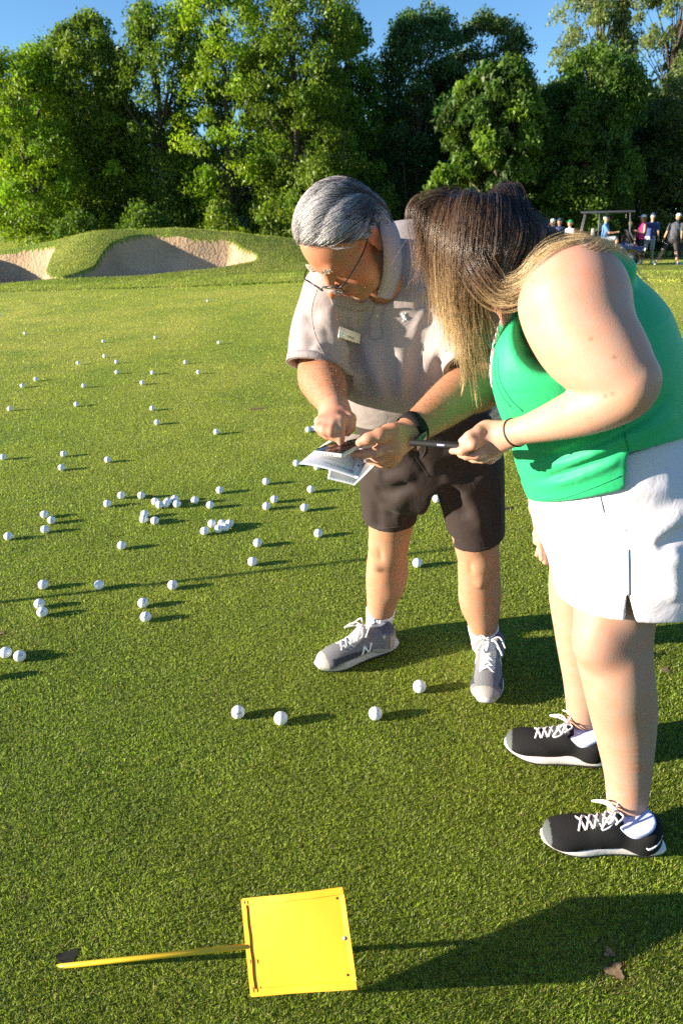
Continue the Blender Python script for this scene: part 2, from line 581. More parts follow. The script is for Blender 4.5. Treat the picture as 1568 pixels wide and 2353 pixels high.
def turf_mat(name, ca, cb, cc, s1=.35, s2=3.0, fine=60., bump=.8, bdist=.02, fade=None, dark=0.5):
    m, nt, b = node_mat(name); N, L = nt.nodes, nt.links
    tc = N.new('ShaderNodeTexCoord')
    def noise(sc, det=4, dist=0.):
        z = N.new('ShaderNodeTexNoise'); z.inputs['Scale'].default_value = sc; z.inputs['Detail'].default_value = det
        z.inputs['Distortion'].default_value = dist
        L.new(tc.outputs['Object'], z.inputs['Vector']); return z
    a = noise(s1, 3, .6); c = noise(s2, 5, .2); f = noise(fine, 6)
    r1 = N.new('ShaderNodeValToRGB'); r1.color_ramp.elements[0].position = .35; r1.color_ramp.elements[1].position = .68
    r1.color_ramp.elements[0].color = (*ca, 1); r1.color_ramp.elements[1].color = (*cb, 1)
    L.new(a.outputs[0], r1.inputs[0])
    mx = N.new('ShaderNodeMix'); mx.data_type = 'RGBA'
    mr = N.new('ShaderNodeMapRange'); mr.inputs[1].default_value = .45; mr.inputs[2].default_value = .75; mr.inputs[3].default_value = 0; mr.inputs[4].default_value = .75
    L.new(c.outputs[0], mr.inputs[0]); L.new(mr.outputs[0], mx.inputs[0]); L.new(r1.outputs[0], mx.inputs[6]); mx.inputs[7].default_value = (*cc, 1)
    m2 = N.new('ShaderNodeMix'); m2.data_type = 'RGBA'; m2.blend_type = 'MULTIPLY'; m2.inputs[0].default_value = 1
    mr2 = N.new('ShaderNodeMapRange'); mr2.inputs[1].default_value = .32; mr2.inputs[2].default_value = .66; mr2.inputs[3].default_value = dark; mr2.inputs[4].default_value = 1.35
    L.new(f.outputs[0], mr2.inputs[0]); L.new(mx.outputs[2], m2.inputs[6]); L.new(mr2.outputs[0], m2.inputs[7])
    if name == 'green_turf':                       # shading painted by distance: turf darker near the viewer, paler at far view angles
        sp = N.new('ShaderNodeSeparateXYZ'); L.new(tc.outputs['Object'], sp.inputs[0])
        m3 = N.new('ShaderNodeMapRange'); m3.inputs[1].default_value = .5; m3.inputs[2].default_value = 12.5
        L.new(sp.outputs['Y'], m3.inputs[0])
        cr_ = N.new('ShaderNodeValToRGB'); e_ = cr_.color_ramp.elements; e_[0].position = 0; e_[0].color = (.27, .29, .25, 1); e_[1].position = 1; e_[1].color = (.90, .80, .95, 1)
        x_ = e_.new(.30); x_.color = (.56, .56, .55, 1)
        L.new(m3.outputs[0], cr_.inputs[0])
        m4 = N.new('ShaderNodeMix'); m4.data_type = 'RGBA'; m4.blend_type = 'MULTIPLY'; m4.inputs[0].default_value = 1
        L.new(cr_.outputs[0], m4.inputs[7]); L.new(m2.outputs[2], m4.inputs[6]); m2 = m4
    L.new(m2.outputs[2], b.inputs['Base Color'])
    b.inputs['Roughness'].default_value = .9; b.inputs['Specular IOR Level'].default_value = .15
    b.inputs['Sheen Weight'].default_value = .0; b.inputs['Sheen Roughness'].default_value = .4
    b.inputs['Sheen Tint'].default_value = (.7, .9, .35, 1)
    bp = N.new('ShaderNodeBump'); bp.inputs['Strength'].default_value = bump; bp.inputs['Distance'].default_value = bdist
    L.new(f.outputs[0], bp.inputs['Height']); L.new(bp.outputs[0], b.inputs['Normal'])
    return m

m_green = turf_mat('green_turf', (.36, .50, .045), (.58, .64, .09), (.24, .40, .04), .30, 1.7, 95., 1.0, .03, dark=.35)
m_lawn = turf_mat('lawn_turf', (.17, .25, .022), (.34, .34, .07), (.11, .17, .02), .5, 4., 26., 1.0, .09, dark=.35)
m_far = turf_mat('far_lawn', (.34, .38, .04), (.45, .45, .08), (.22, .30, .03), .15, 2., 12., .8, .1, dark=.6)

def sand_mat():
    m, nt, b = node_mat('bunker_sand'); N, L = nt.nodes, nt.links
    tc = N.new('ShaderNodeTexCoord')
    z = N.new('ShaderNodeTexNoise'); z.inputs['Scale'].default_value = 1.1; z.inputs['Detail'].default_value = 8
    z2 = N.new('ShaderNodeTexNoise'); z2.inputs['Scale'].default_value = 14; z2.inputs['Detail'].default_value = 6
    L.new(tc.outputs['Object'], z.inputs['Vector']); L.new(tc.outputs['Object'], z2.inputs['Vector'])
    r = N.new('ShaderNodeValToRGB'); r.color_ramp.elements[0].position = .3; r.color_ramp.elements[1].position = .7
    r.color_ramp.elements[0].color = (.33, .22, .13, 1); r.color_ramp.elements[1].color = (.50, .35, .21, 1)
    L.new(z.outputs[0], r.inputs[0]); L.new(r.outputs[0], b.inputs['Base Color'])
    b.inputs['Roughness'].default_value = .95
    bp = N.new('ShaderNodeBump'); bp.inputs['Strength'].default_value = .7; bp.inputs['Distance'].default_value = .08
    L.new(z2.outputs[0], bp.inputs['Height']); L.new(bp.outputs[0], b.inputs['Normal'])
    return m
m_sand = sand_mat()

# putting green: a sheet that ends along its mown edge
xs = np.linspace(-30, 14, 221); ts = np.concatenate([np.linspace(0, .5, 30)[:-1], np.linspace(.5, 1, 60)])
X, T, q = grid(xs, ts)
E_ = edge_y(X) + .05 * np.sin(X * 3.1) + .03 * np.sin(X * 7.7)
Y = -6 + (E_ + 6) * T
Z = pz(X, Y)
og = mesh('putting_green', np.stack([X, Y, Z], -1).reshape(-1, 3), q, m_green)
tag(og, kind='structure')

# rough beyond the green with the mound; the bunkers are pushed into its face
def rough(xs, ys, name, mat, cut=True, back=None):
    X, Y, q = grid(xs, ys)
    if cut:                                   # slide the first rows onto the edge of the green
        ey = edge_y(X)
        t = (Y - ys[0]) / (ys[-1] - ys[0])
        Y = ey - .25 + (ys[-1] - ey + .25) * t ** 1.15
    Z = land_z(X, Y)
    Z = np.where(Y < edge_y(X) + .02, Z - .05, Z + .035)
    return X, Y, Z, q
xs = np.concatenate([np.arange(-14, -11, .2), np.arange(-11, 2.0, .04), np.arange(2.0, 16, .2)])
ys = np.linspace(10, 26, 300)
X, Y, Z, q = rough(xs, ys, 'rough', m_lawn)
d = poly_dist(X, Y, SP)
ins = d < 0
dep = np.clip(-d / .7, 0, 1); dep = .16 * sstep(-d / .10) + .54 * dep * (2 - dep)
ripple = .02 * np.sin(X * 5 + 3 * np.sin(Y * 2.2)) + .03 * np.sin(X * 2.1 + 2 * np.sin(Y * 3.3))
Zs = np.where(ins, Z - dep + ripple * np.clip(-d, 0, 1), Z)
fin = ins.reshape(-1)[q].all(1)
V = np.stack([X, Y, Zs], -1).reshape(-1, 3)
def compact(V, q):
    u, inv = np.unique(q, return_inverse=True)
    return V[u], inv.reshape(q.shape)
V1, q1 = compact(V, q[~fin]); V2, q2 = compact(V, q[fin])
ol = mesh('mown_rough', V1, q1, m_lawn); tag(ol, kind='structure')
osd = mesh('sand_bunker', V2, q2, m_sand); tag(osd, kind='structure')
xs = np.linspace(-160, 160, 200); ys = np.concatenate([np.linspace(25.8, 60, 40), np.linspace(62, 400, 40)])
X, Y, q = grid(xs, ys)
Z = land_z(X, Y) - .03 * (Y < 26.2)
of = mesh('far_lawn', np.stack([X, Y, Z], -1).reshape(-1, 3), q, m_far); tag(of, kind='structure')
# ground on the two flanks and behind the camera
for nm, x0, x1 in (('flank_lawn', -160, -14.0), ('flank_lawn', 14.0, 160)):
    X, Y, q = grid(np.linspace(x0, x1, 40), np.linspace(-60, 25.9, 60))
    Z = land_z(X, Y) + (.03 if x0 > 0 else .0) - .02
    o = mesh(nm, np.stack([X, Y, Z], -1).reshape(-1, 3), q, m_far); tag(o, kind='structure')
X, Y, q = grid(np.linspace(-14.2, 14.2, 20), np.linspace(-60, 0, 30))
o = mesh('flank_lawn', np.stack([X, Y, np.minimum(land_z(X, Y), pz(X, Y)) - .05], -1).reshape(-1, 3), q, m_far); tag(o, kind='structure')

# ------------------------------------------------------------------ grass blades
def blade_mat(name, translucent=.35, rough=.5):
    m = bpy.data.materials.new(name); m.use_nodes = True; nt = m.node_tree; N, L = nt.nodes, nt.links
    N.clear(); out = N.new('ShaderNodeOutputMaterial')
    at = N.new('ShaderNodeAttribute'); at.attribute_name = 'col'
    b = N.new('ShaderNodeBsdfPrincipled'); b.inputs['Roughness'].default_value = rough; b.inputs['Specular IOR Level'].default_value = .35
    t = N.new('ShaderNodeBsdfTranslucent'); mx = N.new('ShaderNodeMixShader'); mx.inputs[0].default_value = translucent
    hs = N.new('ShaderNodeMix'); hs.data_type = 'RGBA'; hs.blend_type = 'MULTIPLY'; hs.inputs[0].default_value = 1
    hs.inputs[7].default_value = (1.35, 1.45, .7, 1)
    L.new(at.outputs['Color'], b.inputs['Base Color']); L.new(at.outputs['Color'], hs.inputs[6]); L.new(hs.outputs[2], t.inputs['Color'])
    L.new(b.outputs[0], mx.inputs[1]); L.new(t.outputs[0], mx.inputs[2]); L.new(mx.outputs[0], out.inputs[0])
    return m
m_blade = blade_mat('grass_blade')

def blades(name, P, h, w, lean, cols, mat):
    n = len(P)
    az = NR.uniform(0, 2 * np.pi, n); az2 = az + np.pi / 2 + NR.normal(0, .5, n)
    dx = np.stack([np.cos(az), np.sin(az), np.zeros(n)], 1)
    tilt = np.stack([np.cos(az2), np.sin(az2), np.zeros(n)], 1)
    le = lean * NR.uniform(.2, 1.3, n)
    up = np.stack([np.zeros(n), np.zeros(n), np.ones(n)], 1)
    tip = P + (up * np.cos(le)[:, None] + tilt * np.sin(le)[:, None]) * h[:, None]
    V = np.stack([P - dx * w[:, None] / 2, P + dx * w[:, None] / 2, tip], 1).reshape(-1, 3)
    f = np.arange(3 * n).reshape(n, 3)
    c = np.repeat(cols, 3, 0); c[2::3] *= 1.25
    o = mesh(name, V, f, mat, None, False, c)
    return o

def cheap_noise(x, y, s, seed=0):
    r = np.random.default_rng(seed); v = 0
    for i in range(5):
        a = r.uniform(0, 6.28); f = s * r.uniform(.6, 1.8); ph = r.uniform(0, 6.28)
        v = v + np.sin((x * np.cos(a) + y * np.sin(a)) * f + ph)
    return v / 5

def near_grass(total):
    t = NR.uniform(0, 1, total * 2)
    Y = .62 * (15.5 / .62) ** t                     # more blades near the viewer
    keep = NR.uniform(0, 1, len(Y)) < np.clip(1.2 - .10 * Y, .25, 1); Y = Y[keep]
    n = len(Y)
    u = NR.uniform(-.62, .62, n)
    X = u * (Y + .55)
    m = Y < edge_y(X) - .1
    for hx, hy, hr in HOLES: m &= (X - hx) ** 2 + (Y - hy) ** 2 > hr * hr
    X, Y = X[m], Y[m]; n = len(X)
    Z = pz(X, Y)
    P = np.stack([X, Y, Z - .001], 1)
    dist = np.sqrt(X * X + Y * Y + 1.2)
    h = NR.uniform(.006, .0125, n) * (.8 + .14 * dist) * (1 + .25 * cheap_noise(X, Y, 22., 5))
    w = NR.uniform(.0009, .0016, n) * (.50 + .42 * dist)
    a = .5 + .5 * cheap_noise(X, Y, 3., 1); b = .5 + .5 * cheap_noise(X, Y, 14., 2)
    k = NR.uniform(0, 1, n)
    c = np.array([.24, .36, .030]) * (1 - a)[:, None] + np.array([.38, .44, .06]) * a[:, None]
    c = c * (.65 + .5 * b)[:, None] * NR.uniform(.55, 1.45, n)[:, None]
    fd = np.clip((Y - 2) / 8, 0, 1)[:, None]; c = c * (1 + fd * np.array([.8, .45, .9]))  # far blades lightened in colour to stand in for the low view angle
    dry = k < .07; c[dry] = np.array([.45, .36, .16]) * NR.uniform(.6, 1.2, dry.sum())[:, None]
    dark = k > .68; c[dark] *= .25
    # worn spots
    for (sx, sy, sr, st) in WORN:
        g = np.exp(-((X - sx) ** 2 + (Y - sy) ** 2) / sr ** 2) * st
        msk = NR.uniform(0, 1, n) < g
        c[msk] = np.where((NR.uniform(0, 1, msk.sum()) < .3)[:, None], np.array([.50, .33, .16]), np.array([.17, .075, .035])) * NR.uniform(.5, 1.2, msk.sum())[:, None]
        h = np.where(msk, h * .5, h)
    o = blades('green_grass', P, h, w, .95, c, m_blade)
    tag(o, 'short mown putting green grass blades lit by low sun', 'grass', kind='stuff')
WORN = []
for (u, v, r, s) in ((1412, 2232, .045, .97), (1395, 2185, .03, .8), (597, 940, .11, .95), (10, 1458, .05, .8), (1525, 1540, .035, .6), (1160, 1168, .05, .7), (372, 1245, .03, .7), (55, 2055, .02, .7), (900, 1730, .02, .35), (1480, 1790, .02, .4), (700, 1680, .015, .3), (300, 1100, .03, .3), (115, 692, .15, .5)):
    g = G_(u, v); WORN.append((g[0], g[1], r, s))
HOLES = [(*G_(156, 2200)[:2], .024), (*G_(592, 939)[:2], .05), (*G_(318, 879)[:2], .03)]
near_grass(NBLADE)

def rough_grass(n):
    X = NR.uniform(-12.5, 13, n); ey = edge_y(X)
    Y = ey - .02 + NR.uniform(0, 1, n) ** 1.2 * 7.0
    s = poly_dist(X, Y, SP)
    m = s > .0; X, Y = X[m], Y[m]; s = s[m]; n = len(X)
    Z = land_z(X, Y) + .03
    P = np.stack([X, Y, Z], 1)
    h = NR.uniform(.02, .06, n) * (1 + .4 * cheap_noise(X, Y, 5, 9)); w = NR.uniform(.006, .014, n)
    a = .5 + .5 * cheap_noise(X, Y, 1.4, 4); b = .5 + .5 * cheap_noise(X, Y, 6, 8)
    c = np.array([.16, .25, .022]) * (1 - a)[:, None] + np.array([.40, .40, .08]) * a[:, None]
    c = c * (.6 + .7 * b)[:, None] * NR.uniform(.6, 1.4, n)[:, None]
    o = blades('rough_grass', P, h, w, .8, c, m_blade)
    tag(o, 'taller rough grass between the putting green and the bunker mound', 'grass', kind='stuff')
rough_grass(NROUGH)
# ------------------------------------------------------------------ trees
m_bark = simple('bark', (.085, .065, .045), .9, noise=.35, nscale=8, bump=.6, bscale=20)
m_leaf = blade_mat('tree_leaf', .42, .5)

def leaf_cloud(rg, cents, rads, per, size, cols, droop=.5, flat=.7, aspect=.55):
    """many small leaf faces round the cluster centres"""
    n = len(cents) * per
    C = np.repeat(cents, per, 0); Rr = np.repeat(rads, per)
    d = rg.normal(0, 1, (n, 3)); d /= np.linalg.norm(d, axis=1)[:, None]
    rr = rg.uniform(0, 1, n) ** .45
    d[:, 2] *= flat
    # sprays: cluster leaves hang a little lower on the outside
    off = d * (Rr * rr)[:, None]
    off[:, 2] -= droop * Rr * (np.hypot(off[:, 0], off[:, 1]) / Rr) ** 2
    P = C + off
    a = rg.normal(0, 1, (n, 3)); a[:, 2] -= droop * 1.2; a /= np.linalg.norm(a, axis=1)[:, None]
    b = rg.normal(0, 1, (n, 3)); b[:, 2] *= .6; b -= (b * a).sum(1)[:, None] * a; b /= np.linalg.norm(b, axis=1)[:, None]
    s = size * rg.uniform(.6, 1.4, n)
    a *= s[:, None]; b *= (s * aspect)[:, None]
    V = np.stack([P - b * .62 - a * .35, P + b * .62 - a * .35, P + a * .75], 1).reshape(-1, 3)
    f = np.arange(3 * n).reshape(n, 3)
    c = np.repeat(cols, per, 0) * rg.uniform(.75, 1.25, n)[:, None]
    return V, f, np.repeat(c, 3, 0)

def tree(u, Y, vtop, vbot, hw, label, col=(.07, .13, .02), col2=(.11, .17, .025), seed=1, dens=1.0, trunk=.18, gap=0.0, shape='round', leaf=.125, lean=0., crad=.75, name='broadleaf_tree', nl=9, tint=.3, droop=.5):
    rg = np.random.default_rng(seed)
    base = W_(u, 540, Y); gx, gy = base[0], base[1]
    gz = float(land_z(gx, gy))
    top = W_(u, vtop, Y)[2]; bot = W_(u, vbot, Y)[2]
    R = hw / ppm(u, 540, Y)
    bot = max(bot, gz + .1)
    H = top - bot
    root = empty(name, (gx, gy, gz), label, 'tree', group='trees along the far side')
    # crown envelope: radius as a function of height with lumps
    nC = int(34 * dens * H * R / 3.0 * (.75 / crad) ** 2)
    cents = []
    lump = [(rg.uniform(0, 6.28), rg.uniform(.1, .95), rg.uniform(.12, .35)) for _ in range(9)]
    tries = 0
    while len(cents) < nC and tries < nC * 40:
        tries += 1
        t = rg.uniform(0, 1); az = rg.uniform(0, 2 * np.pi)
        if shape == 'round': env = (max(0, 1 - abs(2 * t - .85) ** 2.4 / 1.6)) ** .5 if t > .42 else .86 + .14 * t / .42
        elif shape == 'vase': env = (.45 + .75 * t) * (max(0, 1 - t ** 5)) ** .5
        elif shape == 'cone': env = (1 - t) ** .7
        elif shape == 'column': env = (max(0, 1 - abs(2 * t - 1) ** 3)) ** .5
        else: env = 1
        k = 1.0
        for la, lt, ls in lump:
            k += ls * math.exp(-((t - lt) / .16) ** 2) * math.cos(az - la)
        r = R * env * k * rg.uniform(.35, 1.0) ** .5
        p = np.array([gx + r * math.cos(az) + lean * t * H, gy + r * math.sin(az) * .9, bot + t * H])
        if gap and math.sin(p[0] * 1.7 + seed) * math.sin(p[2] * 1.5 + seed * 2) > 1 - gap: continue
        cents.append(p)
    cents = np.array(cents)
    rads = rg.uniform(.55, 1.15, len(cents)) * crad
    c0, c1 = np.array(col), np.array(col2)
    g = rg.uniform(0, 1, len(cents))[:, None]
    cc = (c0 * (1 - g) + c1 * g) * rg.uniform(1 - tint, 1 + tint, len(cents))[:, None] * (.92 if max(col2) > .3 else 1.15)
    per = int(165 * LEAF)
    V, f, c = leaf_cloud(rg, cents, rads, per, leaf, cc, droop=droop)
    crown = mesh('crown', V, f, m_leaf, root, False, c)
    # trunk and limbs
    tv, tf = [], []
    def add(pts, rad, n=7):
        nonlocal tv, tf
        v_, f_ = tube(pts, rad, n); o = sum(len(x) for x in tv)
        tv.append(v_); tf += [tuple(i + o for i in q) for q in f_]
    mid = np.array([gx + lean * H * .5, gy, gz + (bot - gz) + H * .5])
    b0 = np.array([gx, gy, gz - .1])
    fork = b0 + (mid - b0) * .45
    tp = catmull([b0, fork + rg.normal(0, .08, 3), mid, np.array([gx + lean * H * .9, gy, bot + H * .88])], 5)
    add(tp, list(np.linspace(trunk, trunk * .15, len(tp))), 9)
    ot = mesh('trunk', np.concatenate(tv), tf, m_bark, root, True)
    tv, tf = [], []
    idx = rg.choice(len(cents), min(nl * 4, len(cents)), replace=False)
    for j, i in enumerate(idx):
        p = cents[i]
        s = tp[min(len(tp) - 1, int(len(tp) * np.clip((p[2] - gz) / (top - gz) * .75, .15, .9)))]
        m = (s + p) / 2 + np.array([0, 0, .12 * np.linalg.norm(p - s)]) + rg.normal(0, .15, 3)
        pts = catmull([s, m, p], 4)
        big = trunk * (.32 if j < nl else .14)
        add(pts, list(np.linspace(big, big * .2, len(pts))), 5)
    mesh('limbs', np.concatenate(tv), tf, m_bark, root, True)
    return root

G1, G2 = (.13, .24, .014), (.28, .38, .02)
D1, D2 = (.05, .12, .02), (.11, .19, .03)
tree(95, 34, 118, 560, 128, 'dense bright green tree at the far left edge of the row, low rounded top', G1, G2, 3, 1.2, .22, crad=.7)
tree(28, 46, 365, 515, 62, 'small pale tree with a bare dark trunk standing alone on the lawn at far left', (.10, .13, .03), (.16, .19, .05), 5, 1.4, .22, crad=.7, leaf=.2)
tree(265, 35, 40, 560, 105, 'tall light green tree with a feathery top above the left bunker', (.075, .13, .015), (.14, .19, .02), 8, 1.05, .2, shape='vase', crad=.65, gap=.08)
tree(190, 38, 100, 540, 90, 'mid green tree half hidden between the two leftmost tall trees', (.05, .10, .014), G1, 9, 1.0, .2)
tree(395, 34, 12, 545, 105, 'broad tree above the bunker with sky showing through its dark middle', (.055, .105, .013), (.12, .18, .018), 12, .8, .24, shape='vase', gap=.14, crad=.7, nl=10)
tree(540, 34, -70, 540, 115, 'very tall green tree above the right end of the bunker, crown leaving the picture', G1, G2, 15, .75, .25, gap=.12, crad=.7, nl=8)
tree(690, 33, -60, 560, 120, 'tallest sunlit tree rising behind the grey haired man, yellow green sprays', (.08, .14, .012), (.15, .205, .018), 18, .95, .26, crad=.68, gap=.12)
tree(800, 35, 20, 560, 60, 'narrow dark tree with bare twigs beside the gap of sky', D1, G1, 21, .9, .2, shape='column', crad=.6, gap=.2)
tree(955, 36, 12, 560, 95, 'dark blue green tree just right of the gap of sky', (.035, .085, .028), (.07, .125, .038), 24, .95, .22, shape='vase', crad=.65)
tree(1095, 37, 38, 560, 115, 'dark tree with a ragged top behind the woman with long hair', (.035, .075, .022), (.075, .115, .03), 27, .9, .22, shape='vase', gap=.12, crad=.65)
tree(1130, 31, 150, 500, 105, 'shorter bushy tree draped with bright hanging leaf clusters above the woman', (.03, .075, .012), (.13, .20, .02), 30, .95, .2, crad=.55, droop=.9, tint=.45, leaf=.19)
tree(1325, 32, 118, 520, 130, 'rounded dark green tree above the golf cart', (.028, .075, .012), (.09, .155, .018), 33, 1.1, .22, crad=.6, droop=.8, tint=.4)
tree(1335, 44, -90, 400, 78, 'slender willow like tree with sparse grey green leaves, left of the pair', (.10, .14, .045), (.15, .18, .06), 36, .42, .2, shape='column', crad=.62, leaf=.15, gap=.2, droop=1.0, nl=16)
tree(1490, 43, -110, 430, 92, 'slender willow like tree with sparse grey green leaves at the right edge', (.10, .14, .045), (.16, .19, .06), 39, .40, .22, shape='column', crad=.62, leaf=.15, gap=.2, droop=1.0, nl=18)
tree(1560, 34, 168, 540, 125, 'olive dark tree at the far right edge of the row', (.05, .085, .02), (.10, .135, .035), 42, 1.0, .22, crad=.65)
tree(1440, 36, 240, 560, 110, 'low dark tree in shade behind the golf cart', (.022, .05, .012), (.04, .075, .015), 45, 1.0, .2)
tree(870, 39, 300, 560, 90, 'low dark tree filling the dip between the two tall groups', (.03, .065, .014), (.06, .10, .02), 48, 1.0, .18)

def shrub(u, Y, vtop, hw, label, col, col2, seed):
    rg = np.random.default_rng(seed)
    b = W_(u, 545, Y); gz = float(land_z(b[0], b[1])); top = W_(u, vtop, Y)[2]
    R = hw / ppm(u, 545, Y); H = top - gz
    n = int(14 + 14 * H * R)
    root = empty('shrub', (b[0], b[1], gz), label, 'shrub', group='shrubs along the tree row')
    az = rg.uniform(0, 6.28, n); t = rg.uniform(.05, 1, n); r = R * np.sqrt(np.maximum(0, 1 - t ** 3)) * rg.uniform(.2, 1, n) ** .5
    c = np.stack([b[0] + r * np.cos(az), b[1] + r * np.sin(az) * .7, gz + t * H], 1)
    g = rg.uniform(0, 1, n)[:, None]
    V, f, cc = leaf_cloud(rg, c, rg.uniform(.3, .55, n), 70, .13, (np.array(col) * (1 - g) + np.array(col2) * g), droop=.6)
    mesh('foliage', V, f, m_leaf, root, False, cc)
    tv, tf = [], []
    for j in range(6):
        p = c[j]; v_, f_ = tube([(b[0] + .1 * j - .2, b[1], gz - .05), (b[0] * .5 + p[0] * .5, b[1], gz + H * .3), p], [.04, .03, .01], 5)
        o = sum(len(x) for x in tv); tv.append(v_); tf += [tuple(i + o for i in q_) for q_ in f_]
    mesh('stem', np.concatenate(tv), tf, m_bark, root)
shrub(505, 29, 470, 38, 'bright yellow green shrub behind the right bunker, left of the blue shed', (.10, .16, .014), (.18, .23, .02), 51)
shrub(640, 29, 492, 50, 'bright leafy shrub between the blue shed and the grey haired man', (.10, .16, .014), (.18, .23, .02), 52)
shrub(735, 30, 345, 50, 'tall bright shrub directly behind the grey hair of the man', (.09, .15, .014), (.16, .22, .02), 53)
shrub(885, 33, 425, 30, 'slim sunlit shrub seen between the two heads', (.08, .15, .02), (.14, .22, .03), 54)
shrub(330, 30, 470, 70, 'leafy green shrub behind the crest of the mound', (.06, .12, .014), (.12, .18, .02), 55)
shrub(190, 31, 490, 60, 'low green shrub at the left end of the mound', (.06, .12, .014), (.12, .18, .02), 56)

# the wood behind: one mass nobody could count
def wood():
    rg = np.random.default_rng(77)
    n = 2100
    u = rg.uniform(-120, 1750, n); Y = rg.uniform(41, 50, n)
    lim = np.interp(u, [-120, 150, 300, 380, 560, 640, 800, 850, 900, 1250, 1300, 1568, 1750], [190, 200, 230, 330, 330, 180, 180, 300, 200, 190, 200, 230, 220])
    v = lim + (560 - lim) * rg.uniform(0, 1, n) ** .9
    C = np.array([W_(a, b, c) for a, b, c in zip(u, v, Y)])
    g = rg.uniform(0, 1, n)[:, None]
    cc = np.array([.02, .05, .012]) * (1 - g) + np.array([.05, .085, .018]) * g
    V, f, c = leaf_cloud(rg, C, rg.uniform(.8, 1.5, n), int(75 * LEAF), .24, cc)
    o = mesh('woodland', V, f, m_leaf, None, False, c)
    tag(o, 'dark leafy wood standing behind the row of trees', 'wood', kind='stuff')
wood()
# bare stems showing in the shade
for i, (u, Y, v0, v1, r, ln) in enumerate(((770, 32, 560, 300, .09, .4), (500, 38, 545, 250, .12, -.6), (455, 37, 545, 330, .07, .9), (850, 36, 560, 330, .06, .1), (925, 35, 560, 350, .07, .0), (975, 36, 560, 360, .06, .1), (480, 36, 540, 300, .06, -1.2))):
    a = W_(u, v0, Y); b = W_(u, v1, Y)
    a[2] = land_z(a[0], a[1]) - .1
    m = (a + b) / 2 + np.array([.15, 0, 0])
    vv, ff = tube(catmull([a, m, b + np.array([ln, 0, 0])], 5), list(np.linspace(r, r * .4, 11)), 7)
    lab = ['thin bare stem in the shade behind the man', 'bare trunk leaning left in the dark gap over the bunker', 'bare stem leaning right in the dark gap over the bunker', 'thin stem just left of the sunlit slim shrub', 'thin stem right of the sunlit slim shrub', 'thin dark stem above the long haired woman, left side', 'thinnest stem leaning strongly left over the bunker'][i]
    o = mesh('tree_stem', vv, ff, m_bark); tag(o, lab, 'tree stem', group='bare stems in the shade')
# ------------------------------------------------------------------ people: shared pieces
def skin_mat(name, base, rough=.5):
    m, nt, b = node_mat(name); N, L = nt.nodes, nt.links
    at = N.new('ShaderNodeAttribute'); at.attribute_name = 'col'
    tc = N.new('ShaderNodeTexCoord')
    n1 = N.new('ShaderNodeTexNoise'); n1.inputs['Scale'].default_value = 28; n1.inputs['Detail'].default_value = 6
    n2 = N.new('ShaderNodeTexNoise'); n2.inputs['Scale'].default_value = 300; n2.inputs['Detail'].default_value = 3
    for n in (n1, n2): L.new(tc.outputs['Object'], n.inputs['Vector'])
    mr = N.new('ShaderNodeMapRange'); mr.inputs[1].default_value = .35; mr.inputs[2].default_value = .65; mr.inputs[3].default_value = 0; mr.inputs[4].default_value = 1
    L.new(n1.outputs[0], mr.inputs[0])
    tint = N.new('ShaderNodeMix'); tint.data_type = 'RGBA'; tint.inputs[6].default_value = (1.06, .91, .84, 1); tint.inputs[7].default_value = (.93, .99, 1.03, 1)
    L.new(mr.outputs[0], tint.inputs[0])
    mx = N.new('ShaderNodeMix'); mx.data_type = 'RGBA'; mx.blend_type = 'MULTIPLY'; mx.inputs[0].default_value = 1
    L.new(at.outputs['Color'], mx.inputs[6]); L.new(tint.outputs[2], mx.inputs[7])
    L.new(mx.outputs[2], b.inputs['Base Color'])
    b.inputs['Roughness'].default_value = rough + .06; b.inputs['Specular IOR Level'].default_value = .26
    b.inputs['Subsurface Weight'].default_value = .12; b.inputs['Subsurface Radius'].default_value = (1, .35, .2); b.inputs['Subsurface Scale'].default_value = .008
    bp = N.new('ShaderNodeBump'); bp.inputs['Strength'].default_value = .2; bp.inputs['Distance'].default_value = .0012
    L.new(n2.outputs[0], bp.inputs['Height']); L.new(bp.outputs[0], b.inputs['Normal'])
    return m
m_skin_m = skin_mat('skin_tan', (.5, .25, .15), .48)
m_skin_w = skin_mat('skin_fair', (.6, .38, .28), .45)

